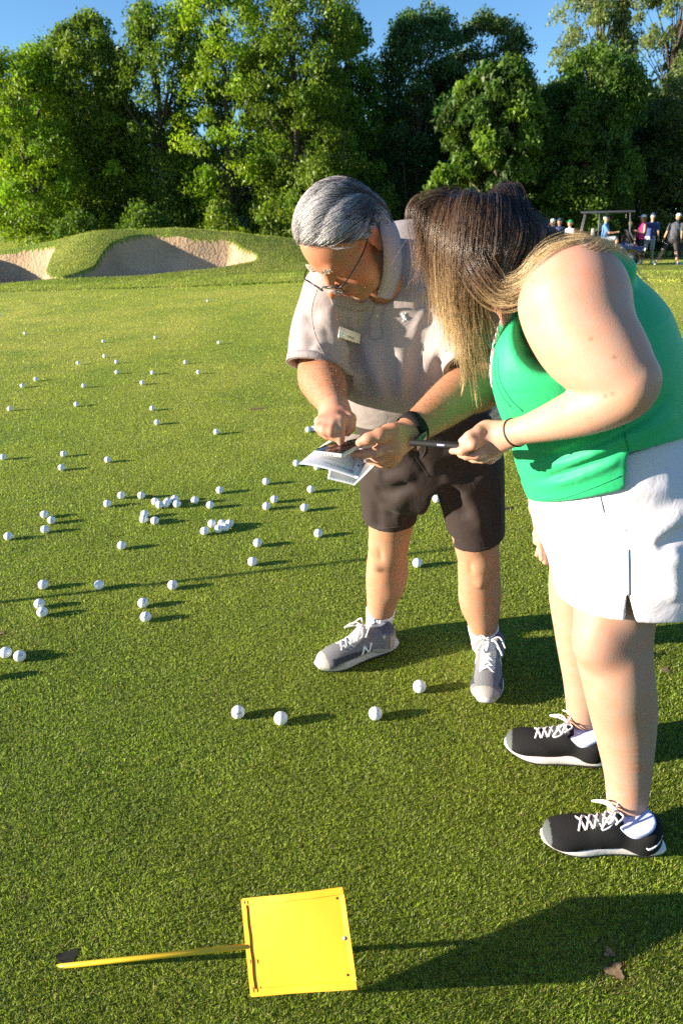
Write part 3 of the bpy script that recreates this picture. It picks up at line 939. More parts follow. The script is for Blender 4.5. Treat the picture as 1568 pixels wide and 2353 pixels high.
def cloth(name, color, rough=.85, weave=900., bump=.25, noise=.05, sheen=.15, spec=.2, sss=0., rib=None):
    m, nt, b = node_mat(name); N, L = nt.nodes, nt.links
    tc = N.new('ShaderNodeTexCoord')
    n = N.new('ShaderNodeTexNoise'); n.inputs['Scale'].default_value = 9; n.inputs['Detail'].default_value = 5
    L.new(tc.outputs['Object'], n.inputs['Vector'])
    mr = N.new('ShaderNodeMapRange'); mr.inputs[1].default_value = .3; mr.inputs[2].default_value = .7; mr.inputs[3].default_value = 1 - noise; mr.inputs[4].default_value = 1 + noise
    L.new(n.outputs[0], mr.inputs[0])
    mx = N.new('ShaderNodeMix'); mx.data_type = 'RGBA'; mx.blend_type = 'MULTIPLY'; mx.inputs[0].default_value = 1; mx.inputs[6].default_value = (*color, 1)
    L.new(mr.outputs[0], mx.inputs[7]); L.new(mx.outputs[2], b.inputs['Base Color'])
    b.inputs['Roughness'].default_value = rough; b.inputs['Specular IOR Level'].default_value = spec
    b.inputs['Sheen Weight'].default_value = sheen * .3
    v = N.new('ShaderNodeTexNoise'); v.inputs['Scale'].default_value = weave; v.inputs['Detail'].default_value = 2
    L.new(tc.outputs['Object'], v.inputs['Vector'])
    bp = N.new('ShaderNodeBump'); bp.inputs['Strength'].default_value = bump; bp.inputs['Distance'].default_value = .0008
    L.new(v.outputs[0], bp.inputs['Height'])
    w = N.new('ShaderNodeTexNoise'); w.inputs['Scale'].default_value = 16; w.inputs['Detail'].default_value = 4; w.inputs['Distortion'].default_value = 1.2
    L.new(tc.outputs['Object'], w.inputs['Vector'])
    bp2 = N.new('ShaderNodeBump'); bp2.inputs['Strength'].default_value = .32; bp2.inputs['Distance'].default_value = .01
    L.new(w.outputs[0], bp2.inputs['Height']); L.new(bp.outputs[0], bp2.inputs['Normal']); L.new(bp2.outputs[0], b.inputs['Normal'])
    if sss:
        b.inputs['Subsurface Weight'].default_value = sss; b.inputs['Subsurface Scale'].default_value = .01; b.inputs['Subsurface Radius'].default_value = (.6, 1, .8)
    return m

class Frame:
    """local head / foot frame: X to the person's left, Y forward, Z up"""
    def __init__(s, c, f, u, sc=1.0):
        s.c = np.asarray(c, float); s.Y = nrm(f); u = np.asarray(u, float); s.Z = nrm(u - (u @ s.Y) * s.Y); s.X = np.cross(s.Z, s.Y) * -1
        s.X = np.cross(s.Y, s.Z) * -1                      # left = up x forward
        s.sc = sc
    def p(s, x, y, z): return s.c + s.sc * (x * s.X + y * s.Y + z * s.Z)
    def loc(s, P): 
        q = (np.asarray(P) - s.c) / s.sc
        return np.stack([q @ s.X, q @ s.Y, q @ s.Z], -1)

def head_shape(sh, fr, heavy=1.0, k=.018):
    s = fr.sc
    def E(x, y, z, rx, ry, rz, op='u', kk=k): sh.ell(fr.p(x, y, z), (rx * s, ry * s, rz * s), fr.X, fr.Y, op, kk * s)
    E(0, .004, .032, .077, .091, .083)
    E(0, .028, -.04, .062, .064, .078, kk=.03)
    E(0, .030, -.082, .054 * heavy, .052, .036, kk=.025)
    for sx in (-1, 1):
        E(sx * .044, .045, -.038, .026 * heavy, .030, .030, kk=.02)
        E(sx * .043 * heavy, .006, -.072, .018, .028, .027, kk=.02)
    E(0, .080, -.098, .022, .017, .017, kk=.018)
    sh.cap(fr.p(-.030, .084, .022), fr.p(.030, .084, .022), .011 * s, op='u', k=.012 * s)
    for sx in (-1, 1):
        E(sx * .032, .104, .001, .018, .014, .012, 's', .012)
        E(sx * .032, .079, -.001, .0135, .0125, .0115, 'u', .003)
    sh.cap(fr.p(0, .088, .010), fr.p(0, .118, -.030), .0075 * s, .0125 * s, k=.010 * s)
    for sx in (-1, 1): E(sx * .0125, .104, -.036, .0085, .012, .008, kk=.006)
    E(0, .088, -.062, .026, .016, .017, kk=.014)
    E(0, .101, -.0575, .021, .006, .0048, kk=.004)
    E(0, .099, -.0675, .019, .007, .0055, kk=.004)
    sh.crease([fr.p(-.024, .094, -.0625), fr.p(0, .107, -.0620), fr.p(.024, .094, -.0625)], -.003 * s, .0025 * s)
    for sx in (-1, 1):                              # fold from nose to mouth corner, folds at the eye
        sh.crease([fr.p(sx * .018, .096, -.030), fr.p(sx * .031, .085, -.050), fr.p(sx * .036, .075, -.075)], -.0022 * s, .004 * s)
        sh.crease([fr.p(sx * .018, .092, -.010), fr.p(sx * .034, .088, -.016), fr.p(sx * .048, .074, -.008)], -.0018 * s, .003 * s)
        # ear
        E(sx * .080, -.012, -.006, .008, .019, .032, kk=.006)
        E(sx * .090, -.006, -.004, .008, .010, .018, 's', .005)
        E(sx * .081, -.004, -.030, .007, .010, .011, kk=.005)

def finger(sh, pts, r0, r1, k=.006):
    n = len(pts)
    rs = np.linspace(r0, r1, n)
    sh.chain([(p, r) for p, r in zip(pts, rs)], k=k)
    return pts[-1]

def strands(name, P, mat, parent, radius, cols, tipfac=.3):
    """P: (n, m, 3) strand points -> one hair-curves object"""
    n, m, _ = P.shape
    hc = bpy.data.hair_curves.new(name)
    hc.add_curves([m] * n)
    hc.position_data.foreach_set('vector', P.reshape(-1).astype('f'))
    rad = np.ones((n, m)) * (radius[:, None] if not np.isscalar(radius) else radius)
    rad *= np.linspace(1, tipfac, m)[None] ** .7
    ra = hc.attributes.get('radius') or hc.attributes.new('radius', 'FLOAT', 'POINT')
    ra.data.foreach_set('value', rad.reshape(-1).astype('f'))
    ca = hc.attributes.new('col', 'FLOAT_COLOR', 'POINT')
    c = np.ones((n, m, 4), 'f'); c[..., :3] = cols
    ca.data.foreach_set('color', c.reshape(-1))
    hc.materials.append(mat)
    o = bpy.data.objects.new(name, hc); COL.objects.link(o)
    if parent is not None:
        o.parent = parent; o.matrix_parent_inverse = parent.matrix_world.inverted()
    return o

def hair_mat(name, rough=.35, spec=.5):
    m, nt, b = node_mat(name); N, L = nt.nodes, nt.links
    at = N.new('ShaderNodeAttribute'); at.attribute_name = 'col'
    L.new(at.outputs['Color'], b.inputs['Base Color'])
    b.inputs['Roughness'].default_value = rough; b.inputs['Specular IOR Level'].default_value = spec
    return m
m_hair = hair_mat('hair')
m_hairbase = hair_mat('hair_base', .6, .3)

# ------------------------------------------------------------------ shoe (local frame: Y forward, X left, Z up, metres, heel at y=-.07)
def shoe(parent, fr, kind, side):
    """a laced trainer; kind 'grey' (chunky sole) or 'black' (slim with white midsole)"""
    s = fr.sc
    grey = kind == 'grey'
    w = 1.0 if grey else 1.05
    hL, tL = -.085, .205
    root = None
    sh = Sh(.02)
    def E(x, y, z, rx, ry, rz, op='u', k=.02): sh.ell(fr.p(x, y, z), (rx * s, ry * s, rz * s), fr.X, fr.Y, op, k * s)
    E(0, .158, .040, .050 * w, .056, .031); E(0.004 * side, .105, .048, .046 * w, .07, .036); E(0, .04, .06, .038 * w, .07, .046)
    E(0, -.033, .050, .049 * w, .052, .048); E(0, -.040, .085, .048 * w, .043, .035 if grey else .026)
    sh.cap(fr.p(0, .075, .078), fr.p(0, .035, .118 if grey else .10), .024 * s, .020 * s, k=.012 * s)       # tongue
    E(0, -.010, .152 if grey else .143, .043 * w, .046, .052, 's', .006)                     # opening
    sh.plane(fr.p(0, 0, .022), -fr.Z)
    if grey:
        for a_ in (-1, 1):
            sh.crease([fr.p(a_ * .030, .165, .050), fr.p(a_ * .040, .12, .046), fr.p(a_ * .040, .07, .052), fr.p(a_ * .036, .02, .075)], .0022, .004)
            sh.crease([fr.p(a_ * .026, .13, .062), fr.p(a_ * .028, .09, .075), fr.p(a_ * .028, .045, .095), fr.p(a_ * .032, .01, .105)], .0025, .004)
        sh.crease([fr.p(-.030, .165, .055), fr.p(0, .172, .062), fr.p(.030, .165, .055)], .002, .004)
    else:
        for a_ in (-1, 1): sh.crease([fr.p(a_ * .030, .115, .060), fr.p(a_ * .040, .075, .045), fr.p(a_ * .040, .070, .028)], .0022, .004)
    upper = sh
    cu = {'grey': (.17, .172, .18), 'black': (.010, .010, .011)}[kind]
    panel = {'grey': (.36, .34, .31), 'black': (.012, .012, .013)}[kind]
    navy = (.05, .055, .065) if grey else (.03, .03, .032)
    def colf(V):
        q = fr.loc(V); x, y, z = q[:, 0], q[:, 1], q[:, 2]
        c = np.tile(np.array(cu), (len(V), 1))
        if grey:
            low = z < .040 + .012 * np.cos((y - .05) * 18); c[low] = panel
            c[(y < -.045) & (z < .085)] = panel
            c[(np.abs(z - .052 - .0 * y) < .010) & (y > .02) & (y < .17) & (np.abs(x) > .02)] = navy
            c[(y > .185)] = panel
            c[(y > .03) & (y < .12) & (np.abs(x) < .024) & (z > .06)] = (.5, .5, .5)
            c[(y < -.02) & (z > .095)] = (.10, .10, .13)
        else:
            c[(y < -.03) & (z < .075)] = (.010, .010, .011)
            c[(y > .195)] = (.09, .10, .10)
            c[(y > .03) & (y < .11) & (np.abs(x) < .02) & (z > .06)] = (.05, .05, .055)
        return c
    up = sdf_obj('shoe', upper, .0036, MAT['shoe_fabric'], parent, colfn=colf)
    # sole: an outline loop swept in height
    n = 44; V = []; F = []
    ts = np.linspace(0, 2 * np.pi, n, endpoint=False)
    lay = [(.0, .94, 0), (.004, 1.0, 0), (.016, 1.03, 1), (.028, 1.0, 1), (.034, .93, 1)] if grey else [(.0, .92, 0), (.004, .98, 0), (.013, 1.02, 1), (.024, .99, 1), (.029, .93, 1)]
    def outline(t):
        cy = (hL + tL) / 2; y = cy + (tL - hL) / 2 * math.cos(t)
        u = (y - hL) / (tL - hL)
        wd = .030 + .0145 * math.exp(-((u - .72) / .2) ** 2) + .004 * math.exp(-((u - .1) / .15) ** 2)
        x = wd * w * 1.04 * (abs(math.sin(t)) ** .5) * (1 if math.sin(t) > 0 else -1)
        x += side * .006 * math.sin(u * 3.0)
        return x, y, u
    def build(l0, nm, mat, extra=0):
        V, F = [], []
        for (z, k, _) in l0:
            for t in ts:
                x, y, u = outline(t)
                toe = .016 * max(0, (u - .8) / .2) ** 2
                heel = (.010 if u < .25 else 0) * (1 - u / .25) if u < .25 else 0
                V.append(fr.p(x * k, .06 + (y - .06) * (k if True else 1), z * (1 + (.35 * (1 - u) if grey else .25 * (1 - u))) + toe))
        m = len(l0)
        for i in range(m - 1):
            for j in range(n): F.append((i * n + j, i * n + (j + 1) % n, (i + 1) * n + (j + 1) % n, (i + 1) * n + j))
        F.append(tuple(range(n - 1, -1, -1))); F.append(tuple(range((m - 1) * n, m * n)))
        return mesh(nm, V, F, mat, up)
    build([(.0, .97, 0), (.002, 1.02, 0), (.006, 1.05, 0), (.008, 1.02, 0)], 'outsole', MAT['rubber_dark'])
    if grey: build([(.006, 1.0, 0), (.010, 1.07, 0), (.018, 1.10, 0), (.026, 1.08, 0), (.032, 1.04, 0), (.037, .96, 0)], 'midsole', MAT['sole_grey'])
    else: build([(.006, 1.0, 0), (.010, 1.07, 0), (.016, 1.09, 0), (.022, 1.06, 0), (.026, 1.0, 0)], 'midsole', MAT['sole_white'])
    # laces
    lv, lf = [], []
    def addt(pts, r, nn=6):
        v_, f_ = tube(catmull(pts, 5), r, nn); o = sum(len(a) for a in lv)
        lv.append(v_); lf.extend([tuple(i + o for i in q) for q in f_])
    rows = 5
    def top(y): return .066 + (.118 if grey else .10) * 0 + np.interp(y, [.02, .06, .10, .14], [.062, .040, .024, .014])
    for i in range(rows):
        y0 = .128 - i * .019
        xw = .023 - .001 * i
        z0 = top(y0); z1 = top(y0 - .018)
        addt([fr.p(-xw, y0, z0 - .006), fr.p(0, y0 - .008, z0 + .007), fr.p(xw, y0 - .017, z1 - .006)], .0029 * s)
        addt([fr.p(xw, y0, z0 - .006), fr.p(0, y0 - .008, z0 + .010), fr.p(-xw, y0 - .017, z1 - .006)], .0029 * s)
    kz = top(.035) + .012
    sg = -side
    for a, dx, dy, dz in ((1, .035, .03, -.02), (-1, .03, .035, -.012)):
        addt([fr.p(0, .037, kz), fr.p(a * dx * .6, .037 + dy * .5, kz + .010), fr.p(a * dx * 1.25, .037 + dy * 1.4, kz + dz), fr.p(a * dx, .037 + dy * .6, kz + dz * .8), fr.p(0, .037, kz + .002)], .0027 * s)
        addt([fr.p(0, .037, kz), fr.p(a * dx * .9, .037 - .01, kz + .012), fr.p(a * dx * 1.5, .05, kz - .012 + (.02 if not grey else 0))], .0025 * s)
    v_, f_ = tube([fr.p(-.006, .037, kz), fr.p(.006, .037, kz)], .0055 * s, 8); o = sum(len(a) for a in lv); lv.append(v_); lf.extend([tuple(i + o for i in q) for q in f_])
    mesh('laces', np.concatenate(lv), lf, MAT['lace_white'], up)
    return up, fr, upper
simple('shoe_fabric', (.3, .3, .3), .85, spec=.2, vcol=True, bump=.8, bscale=420)
simple('rubber_dark', (.02, .02, .022), .6)
simple('sole_grey', (.47, .47, .48), .6, bump=.5, bscale=90)
simple('sole_white', (.62, .58, .57), .55, bump=.3, bscale=90)
simple('lace_white', (.72, .69, .68), .8)
simple('sock_white', (.74, .75, .80), .9, bump=.6, bscale=500)
simple('logo_white', (.75, .78, .82), .5)

def on_shape(sh, p, n=None):
    """push a point onto the surface of a shape along its gradient"""
    p = np.asarray(p, float).copy()
    for _ in range(8):
        e = 1e-3
        d = sh.ev(np.array([p, p + [e, 0, 0], p + [0, e, 0], p + [0, 0, e]]), p, .01)
        g = nrm([(d[1] - d[0]) / e, (d[2] - d[0]) / e, (d[3] - d[0]) / e]); p = p - g * d[0]
    return p, g

def ribbon(pts, nrms, width, thick, name, mat, parent):
    """a thin flat band along pts lying on a surface"""
    V, F = [], []
    m = len(pts)
    for i in range(m):
        d = nrm(pts[min(i + 1, m - 1)] - pts[max(i - 1, 0)]); nn = nrm(nrms[i]); sd = np.cross(d, nn)
        w = width[i] if hasattr(width, '__len__') else width
        for a, b in ((-1, -.3), (-1, 1), (1, 1), (1, -.3)):
            V.append(pts[i] + sd * a * w / 2 + nn * b * thick)
    for i in range(m - 1):
        for j in range(4): F.append((i * 4 + j, i * 4 + (j + 1) % 4, (i + 1) * 4 + (j + 1) % 4, (i + 1) * 4 + j))
    F.append((3, 2, 1, 0)); F.append(tuple((m - 1) * 4 + j for j in range(4)))
    return mesh(name, V, F, mat, parent, True)

def seam(sh, px, width, thick, name, mat, parent, t0=.5, dens=6):
    """a band laid on the shape along view points px"""
    pts, ns = [], []
    for p in catmull([np.array([a, b, 0.]) for a, b in px], dens):
        h = sh.hit(p[0], p[1], t0)
        if h is None: continue
        q, g = on_shape(sh, h); pts.append(q); ns.append(g)
    return ribbon(pts, ns, width, thick, name, mat, parent)
# ------------------------------------------------------------------ background people and the golf cart
m_bskin = simple('skin_far', (.46, .25, .16), .55, noise=.1, nscale=12)
def cl(name, c, r=.85): return simple(name, c, r, noise=.12, nscale=9)
m_capw = cl('cap_white', (.75, .75, .77)); m_capg = cl('cap_green', (.02, .30, .10)); m_capn = cl('cap_navy', (.03, .05, .12))
m_hairb = cl('hair_blond', (.40, .28, .14), .6); m_hairr = cl('hair_auburn', (.16, .05, .02), .6); m_hairg = cl('hair_greyish', (.40, .36, .30), .6)
m_shoew = cl('shoe_white', (.70, .70, .72))

def far_person(u, v, Y, hgt, label, shirt, bottom, hat=None, hatmat=None, hair=m_hairb, skirt=False, face=(0, -1), arms='down', sit=False, sleeveless=False, longhair=False, female=False, legsplit=.16, vis='full', shirt_len=0.0, lean=0.0):
    b = W_(u, v, Y); gz = float(land_z(b[0], b[1])); 
    base = np.array([b[0], b[1], b[2]])
    root = empty('person', base, label, 'person', group='golfers in the background')
    s = hgt / 1.75
    f = nrm(np.array([face[0], face[1], 0.])); x = np.array([f[1], -f[0], 0.]) * -1        # x: to the person's left
    z = nrm(np.array([lean, 0, 1.]))
    T = lambda a, b_, c: base + s * (a * x + b_ * f + c * z)
    hipz = .92 if not sit else .50
    B = Sh(.03)
    sw = .19 if not female else .165
    B.ell(T(0, .01, hipz + .72), (.078 * s, .098 * s, .115 * s), x, f)                    # head
    B.cap(T(0, .095, hipz + .70), T(0, .112, hipz + .685), .012 * s, .014 * s, k=.01)    # nose
    B.cap(T(0, 0, hipz + .60), T(0, -.01, hipz + .50), .05 * s, .06 * s, k=.03)
    B.cap(T(0, -.01, hipz + .42), T(0, 0, hipz + .05), .10 * s, .11 * s, k=.04)
    hands = {}
    for i, sx in enumerate((-1, 1)):
        sh_ = T(sx * sw, -.01, hipz + .47)
        a = arms if isinstance(arms, str) else arms[i]
        if a == 'down': el, wr = T(sx * (sw + .06), -.03, hipz + .20), T(sx * (sw + .10), .05, hipz - .04)
        elif a == 'fwd': el, wr = T(sx * (sw + .05), .02, hipz + .20), T(sx * (sw - .06), .24, hipz + .27)
        elif a == 'face': el, wr = T(sx * (sw + .06), .16, hipz + .30), T(sx * .06, .16, hipz + .62)
        elif a == 'wheel': el, wr = T(sx * (sw + .02), .16, hipz + .24), T(sx * (sw - .06), .42, hipz + .26)
        hd = wr + nrm(wr - el) * .09 * s
        B.limb([(sh_, .052 * s), (el, .042 * s), (wr, .028 * s), (wr * .4 + hd * .6, .036 * s), (hd, .022 * s)], k=.02, sub=2)
        hands[sx] = (sh_, el, wr)
    feet = []
    for sx in (-1, 1):
        h = T(sx * .09, 0, hipz)
        if sit: kn, an = T(sx * .10, .42, hipz + .05), T(sx * .10, .46, hipz - .38)
        else: kn, an = T(sx * (.09 + legsplit * .25), .03, .48), T(sx * (.09 + legsplit * .5), 0, .08)
        B.limb([(h, .085 * s), (kn, .056 * s), ((kn + an) / 2, .054 * s), (an, .034 * s)], k=.03, sub=2)
        feet.append(an)
    sdf_obj('body', B, .014, m_bskin, root)
    S = Sh(.03)
    S.echain([(T(0, 0, hipz + .00 - shirt_len), (.175 * s, .125 * s)), (T(0, .01, hipz + .22), (.165 * s, .125 * s)), (T(0, 0, hipz + .44), (.18 * s, .115 * s))], x, k=.04)
    for sx in (-1, 1):
        sh_, el, wr = hands[sx]
        if sleeveless: S.ell(sh_ * .8 + T(0, 0, hipz + .45) * .2, (.06 * s,) * 3, k=.03)
        else: S.cap(sh_, sh_ * .35 + el * .65, .066 * s, .062 * s, k=.03)
    S.cap(T(0, 0, hipz + .5), T(0, 0, hipz + .56), .07 * s, .055 * s, k=.03)
    S.disp(lambda q: .004 * np.sin(q[..., 0] * 37 + q[..., 2] * 21) + .004 * np.sin(q[..., 2] * 44 + q[..., 1] * 18))
    sdf_obj('shirt', S, .014, shirt, root)
    K = Sh(.03)
    if skirt: K.ecap(T(0, 0, hipz + .02), T(0, 0, hipz - .30), (.17 * s, .13 * s), (.21 * s, .16 * s), x)
    else:
        K.ecap(T(0, 0, hipz + .05), T(0, 0, hipz - .05), (.172 * s, .12 * s), (.175 * s, .125 * s), x)
        for sx in (-1, 1):
            h = T(sx * .09, 0, hipz)
            kn = T(sx * .10, .42, hipz + .05) if sit else T(sx * (.09 + legsplit * .25), .03, .50)
            K.cap(h, h * .12 + kn * .88, .095 * s, .085 * s, k=.03)
    sdf_obj('skirt' if skirt else 'shorts', K, .014, bottom, root)
    for an in feet:
        E = Sh(.02); E.ell(an + s * np.array([f[0] * .07, f[1] * .07, -.035]), (.045 * s, .13 * s, .045 * s), x, f); E.cap(an, an + [0, 0, .05], .042 * s, .042 * s, k=.02)
        sdf_obj('shoe', E, .012, m_shoew, root)
    H = Sh(.02)
    H.ell(T(0, -.012, hipz + .745), (.088 * s, .102 * s, .100 * s), x, f)
    H.plane(T(0, .05, hipz + .745), nrm(f * .8 - z * .6))
    if longhair: H.cap(T(0, -.06, hipz + .70), T(0, -.10, hipz + .45), .075 * s, .05 * s, k=.04)
    sdf_obj('hair', H, .012, hair, root)
    if hat:
        C = Sh(.01)
        C.ell(T(0, -.005, hipz + .775), (.092 * s, .106 * s, .085 * s), x, f); C.plane(T(0, 0, hipz + .762), -z)
        C.ell(T(0, .12, hipz + .772), (.070 * s, .075 * s, .010 * s), x, f, k=.01)
        sdf_obj('cap', C, .011, hatmat, root)
    return root
m_pink = cl('top_pink', (.75, .02, .16)); m_black = cl('cloth_black', (.012, .012, .014)); m_navy = cl('polo_navy', (.03, .05, .16)); m_gshort = cl('shorts_grey', (.32, .35, .40))
m_char = cl('polo_charcoal', (.07, .075, .09)); m_dshort = cl('shorts_charcoal', (.04, .035, .035)); m_blue = cl('shirt_blue', (.10, .22, .45)); m_lblue = cl('shirt_light_blue', (.10, .35, .62))
m_white = cl('shirt_white', (.65, .66, .72)); m_purple = cl('shirt_purple_blue', (.05, .06, .25))
def foot(u, v, Y):                                     # ground level under that point
    b = W_(u, 560, Y); z = float(land_z(b[0], b[1])); p = project(np.array([b[0], b[1], z])); return p[0], p[1]
def place(u, Y): return foot(u, 0, Y)
def fp(u, Y, *a, **k):
    uu, vv = foot(u, 0, Y); return far_person(uu, vv, Y, *a, **k)
fp(1468, 27, 1.68, 'woman in a sleeveless hot pink top, black skirt and white cap beside the golf cart', m_pink, m_black, 'cap', m_capw, m_hairr, skirt=True, face=(-1, -.15), arms='fwd', sleeveless=True, longhair=True, female=True, legsplit=.1)
fp(1490, 28, 1.78, 'man in navy polo and light grey shorts standing behind the pink topped woman', m_navy, m_gshort, 'cap', m_capn, m_hairg, face=(.3, 1), arms='down')
fp(1535, 26.5, 1.74, 'man in charcoal polo, black shorts and white cap walking away at the right edge', m_char, m_dshort, 'cap', m_capw, m_hairb, face=(.4, .9), arms='down', legsplit=.55, lean=.12)
fp(1515, 44, 1.75, 'distant small person in a light blue shirt in the shade', m_lblue, m_black, face=(0, -1), arms='down')
fp(1264, 27.5, 1.66, 'woman in a white cap with a hand at her face, left of the golf cart', m_purple, m_white, 'cap', m_capw, m_hairb, face=(-.5, -.8), arms=('face', 'down'), female=True, longhair=True, sleeveless=True)
fp(1280, 27.8, 1.68, 'person in a striped navy shirt and dark cap next to the white capped woman', m_navy, m_gshort, 'cap', m_capn, m_hairg, face=(-.6, -.7), arms='fwd')
fp(1304, 27.2, 1.62, 'person in a green cap and white shirt behind the shoulder of the long haired woman', m_white, m_gshort, 'cap', m_capg, m_hairg, face=(-.8, -.3), arms='down')
fp(1441, 30, 1.55, 'blonde person in black half hidden behind the golf cart windshield', m_black, m_black, None, None, m_hairb, face=(-.4, -1), arms='down')
fp(1583, 27, 1.74, 'person in dark clothes cut off by the right edge of the picture', m_char, m_black, 'cap', m_capn, m_hairb, face=(-1, 0), arms='down')

# golf cart, facing right and a little towards the viewer
def golf_cart():
    uu, vv = foot(1395, 0, 27.0); b = W_(uu, vv, 27.0)
    root = empty('golf_cart', b, 'dark blue golf cart with flat grey roof and clear windshield', 'golf cart')
    f = nrm([.93, -.36, 0]); x = np.array([-f[1], f[0], 0.]); z = np.array([0, 0, 1.])
    T = lambda a, s_, c: b + a * f + s_ * x + c * z            # a forward, s_ to the cart's left
    body = simple('cart_blue', (.005, .012, .05), .25, coat=.8); grey = simple('cart_grey', (.08, .08, .09), .5); dk = simple('cart_black', (.015, .015, .017), .6); vin = simple('cart_seat', (.30, .28, .25), .5)
    S = Sh(.06)
    S.ecap(T(.55, 0, .62), T(1.15, 0, .52), (.50, .24), (.44, .16), x); S.ecap(T(-.95, 0, .60), T(-.25, 0, .60), (.52, .26), (.52, .24), x, k=.05)
    S.ecap(T(-.4, 0, .36), T(.7, 0, .36), (.50, .07), (.50, .07), x, k=.05)
    for a in (-.78, .88):
        for s_ in (-.55, .55): S.cap(T(a, s_ * .75, .26), T(a, s_ * 1.3, .26), .30, .30, op='s', k=.03)
    sdf_obj('body', S, .03, body, root)
    for a, s_ in ((.88, -.46), (.88, .46), (-.78, -.46), (-.78, .46)):
        V, F = tube([T(a, s_ - .10, .24), T(a, s_ + .10, .24)], .24, 20); w = mesh('wheel', V, F, dk, root, True)
        V, F = tube([T(a, s_ - .108, .24), T(a, s_ + .108, .24)], .13, 14); mesh('hub', V, F, grey, w, True)
    rbox('roof', T(-.12, 0, 1.83), f * .92, x * .56, z * .035, simple('cart_roof', (.03, .036, .05), .6), root, .03, 3)
    for s_ in (-.50, .50):
        for pts in ([T(.98, s_, .72), T(.70, s_, 1.15), T(.62, s_, 1.80)], [T(-.95, s_, .70), T(-.98, s_, 1.2), T(-.90, s_, 1.80)], [T(-.35, s_ * .9, .85), T(-.40, s_ * .95, 1.80)]):
            V, F = tube(pts, .022, 7); mesh('roof_post', V, F, grey, root, True)
    W0 = [T(.93, -.47, .80), T(.93, .47, .80), T(.70, .47, 1.20), T(.70, -.47, 1.20)]
    c = sum(W0) / 4; X = (W0[1] - W0[0]) / 2; Yv = (W0[3] - W0[0]) / 2; Z = nrm(np.cross(X, Yv)) * .004
    m, nt, bb = node_mat('windshield'); bb.inputs['Transmission Weight'].default_value = .75; bb.inputs['Roughness'].default_value = .12; bb.inputs['Base Color'].default_value = (.75, .82, .95, 1); bb.inputs['IOR'].default_value = 1.1
    rbox('windshield', c, X, Yv, Z, m, root, .002, 1)
    V, F = tube([W0[0], W0[1], W0[2], W0[3]], .018, 6, True); mesh('windshield_frame', V, F, grey, root, True)
    rbox('seat', T(-.30, 0, .86), f * .24, x * .46, z * .06, vin, root, .03, 2); rbox('seat_back', T(-.56, 0, 1.10), f * .06, x * .46, z * .20, vin, root, .03, 2)
    V, F = tube([T(.42, .24, 1.06) + .17 * (math.cos(t) * x + math.sin(t) * nrm(z * .8 - f * .5)) for t in np.linspace(0, 6.283, 18, endpoint=False)], .015, 6, True); mesh('steering_wheel', V, F, dk, root, True)
    V, F = tube([T(.42, .24, 1.06), T(.70, .24, .72)], .02, 6); mesh('steering_column', V, F, dk, root, True)
    for s_ in (-.34, .34):
        V, F = tube([T(1.27, s_, .56), T(1.31, s_, .56)], .06, 12); mesh('headlight', V, F, simple('lamp_glass', (.6, .6, .62), .2), root, True)
    rbox('bumper', T(1.26, 0, .36), f * .05, x * .42, z * .07, dk, root, .02, 2)
    rbox('roof_tag', T(.50, -.3, 1.70), f * .004, x * .12, z * .08, simple('tag_paper', (.45, .40, .35), .7), root, .003, 1)
    return T
TC = golf_cart()
p_ = TC(-.15, -.22, .40); q_ = project(p_)
far_person(q_[0], q_[1], p_[1], 1.74, 'man in a blue shirt and cap seated at the wheel inside the golf cart', m_blue, m_gshort, 'cap', m_capn, m_hairg, face=(.93, -.36), arms=('wheel', 'wheel'), sit=True)

# blue shed, white vehicle and parked strip beyond the trees
def shed():
    b = W_(548, 540, 36); z = float(land_z(b[0], b[1])); h = W_(548, 500, 36)[2] - z
    root = empty('blue_shed', (b[0], b[1], z), 'bright blue ribbed shed glimpsed under the trees beyond the mound', 'shed')
    m = simple('shed_blue', (.01, .06, .50), .5)
    rbox('wall', (b[0], b[1], z + h / 2), (.45, 0, 0), (0, .5, 0), (0, 0, h / 2), m, root, .02, 1)
    for i in range(5): rbox('rib', (b[0] - .36 + .18 * i, b[1] - .515, z + h / 2), (.02, 0, 0), (0, .016, 0), (0, 0, h / 2 - .05), m, root, .005, 1)
    rbox('roof', (b[0], b[1], z + h + .03), (.5, 0, 0), (0, .55, 0), (0, 0, .03), simple('shed_roof', (.5, .55, .6), .6), root, .01, 1)
shed()
def parked(u, Y, lab, col, w=3.6, hh=1.35):
    b = W_(u, 545, Y); z = float(land_z(b[0], b[1]))
    root = empty('parked_car', (b[0], b[1], z), lab, 'car', group='vehicles parked beyond the trees')
    S = Sh(.1); X = np.array([1., 0, 0])
    S.ecap((b[0] - w * .42, b[1], z + .62), (b[0] + w * .42, b[1], z + .62), (.34, .78), (.32, .78), (0, 0, 1)); S.ecap((b[0] - w * .22, b[1], z + 1.05), (b[0] + w * .15, b[1], z + 1.05), (.34, .66), (.32, .66), (0, 0, 1), k=.12)
    S.plane((b[0], b[1], z + .28), (0, 0, -1))
    sdf_obj('body', S, .07, simple(name := 'paint_' + str(u), col, .3, coat=.6), root)
    for sx_ in (-.30, .30):
        V, F = tube([(b[0] + sx_ * w, b[1] - .82, z + .32), (b[0] + sx_ * w, b[1] - .60, z + .32)], .32, 14); mesh('wheel', V, F, MAT['rubber_far'], root, True)
    rbox('window', (b[0] - .1, b[1] - .70, z + 1.14), (w * .2, 0, 0), (0, .02, 0), (0, .0, .15), MAT['glass_far'], root, .01, 1)
simple('rubber_far', (.02, .02, .02), .8); simple('glass_far', (.03, .04, .05), .1)
parked(470, 52, 'white car barely visible between the stems above the bunker', (.6, .62, .66))
parked(640, 50, 'pale van beside the blue shed behind the shrubs', (.5, .55, .62))
X, Y, q = grid(np.linspace(-70, -12, 40), np.linspace(56, 62, 5))
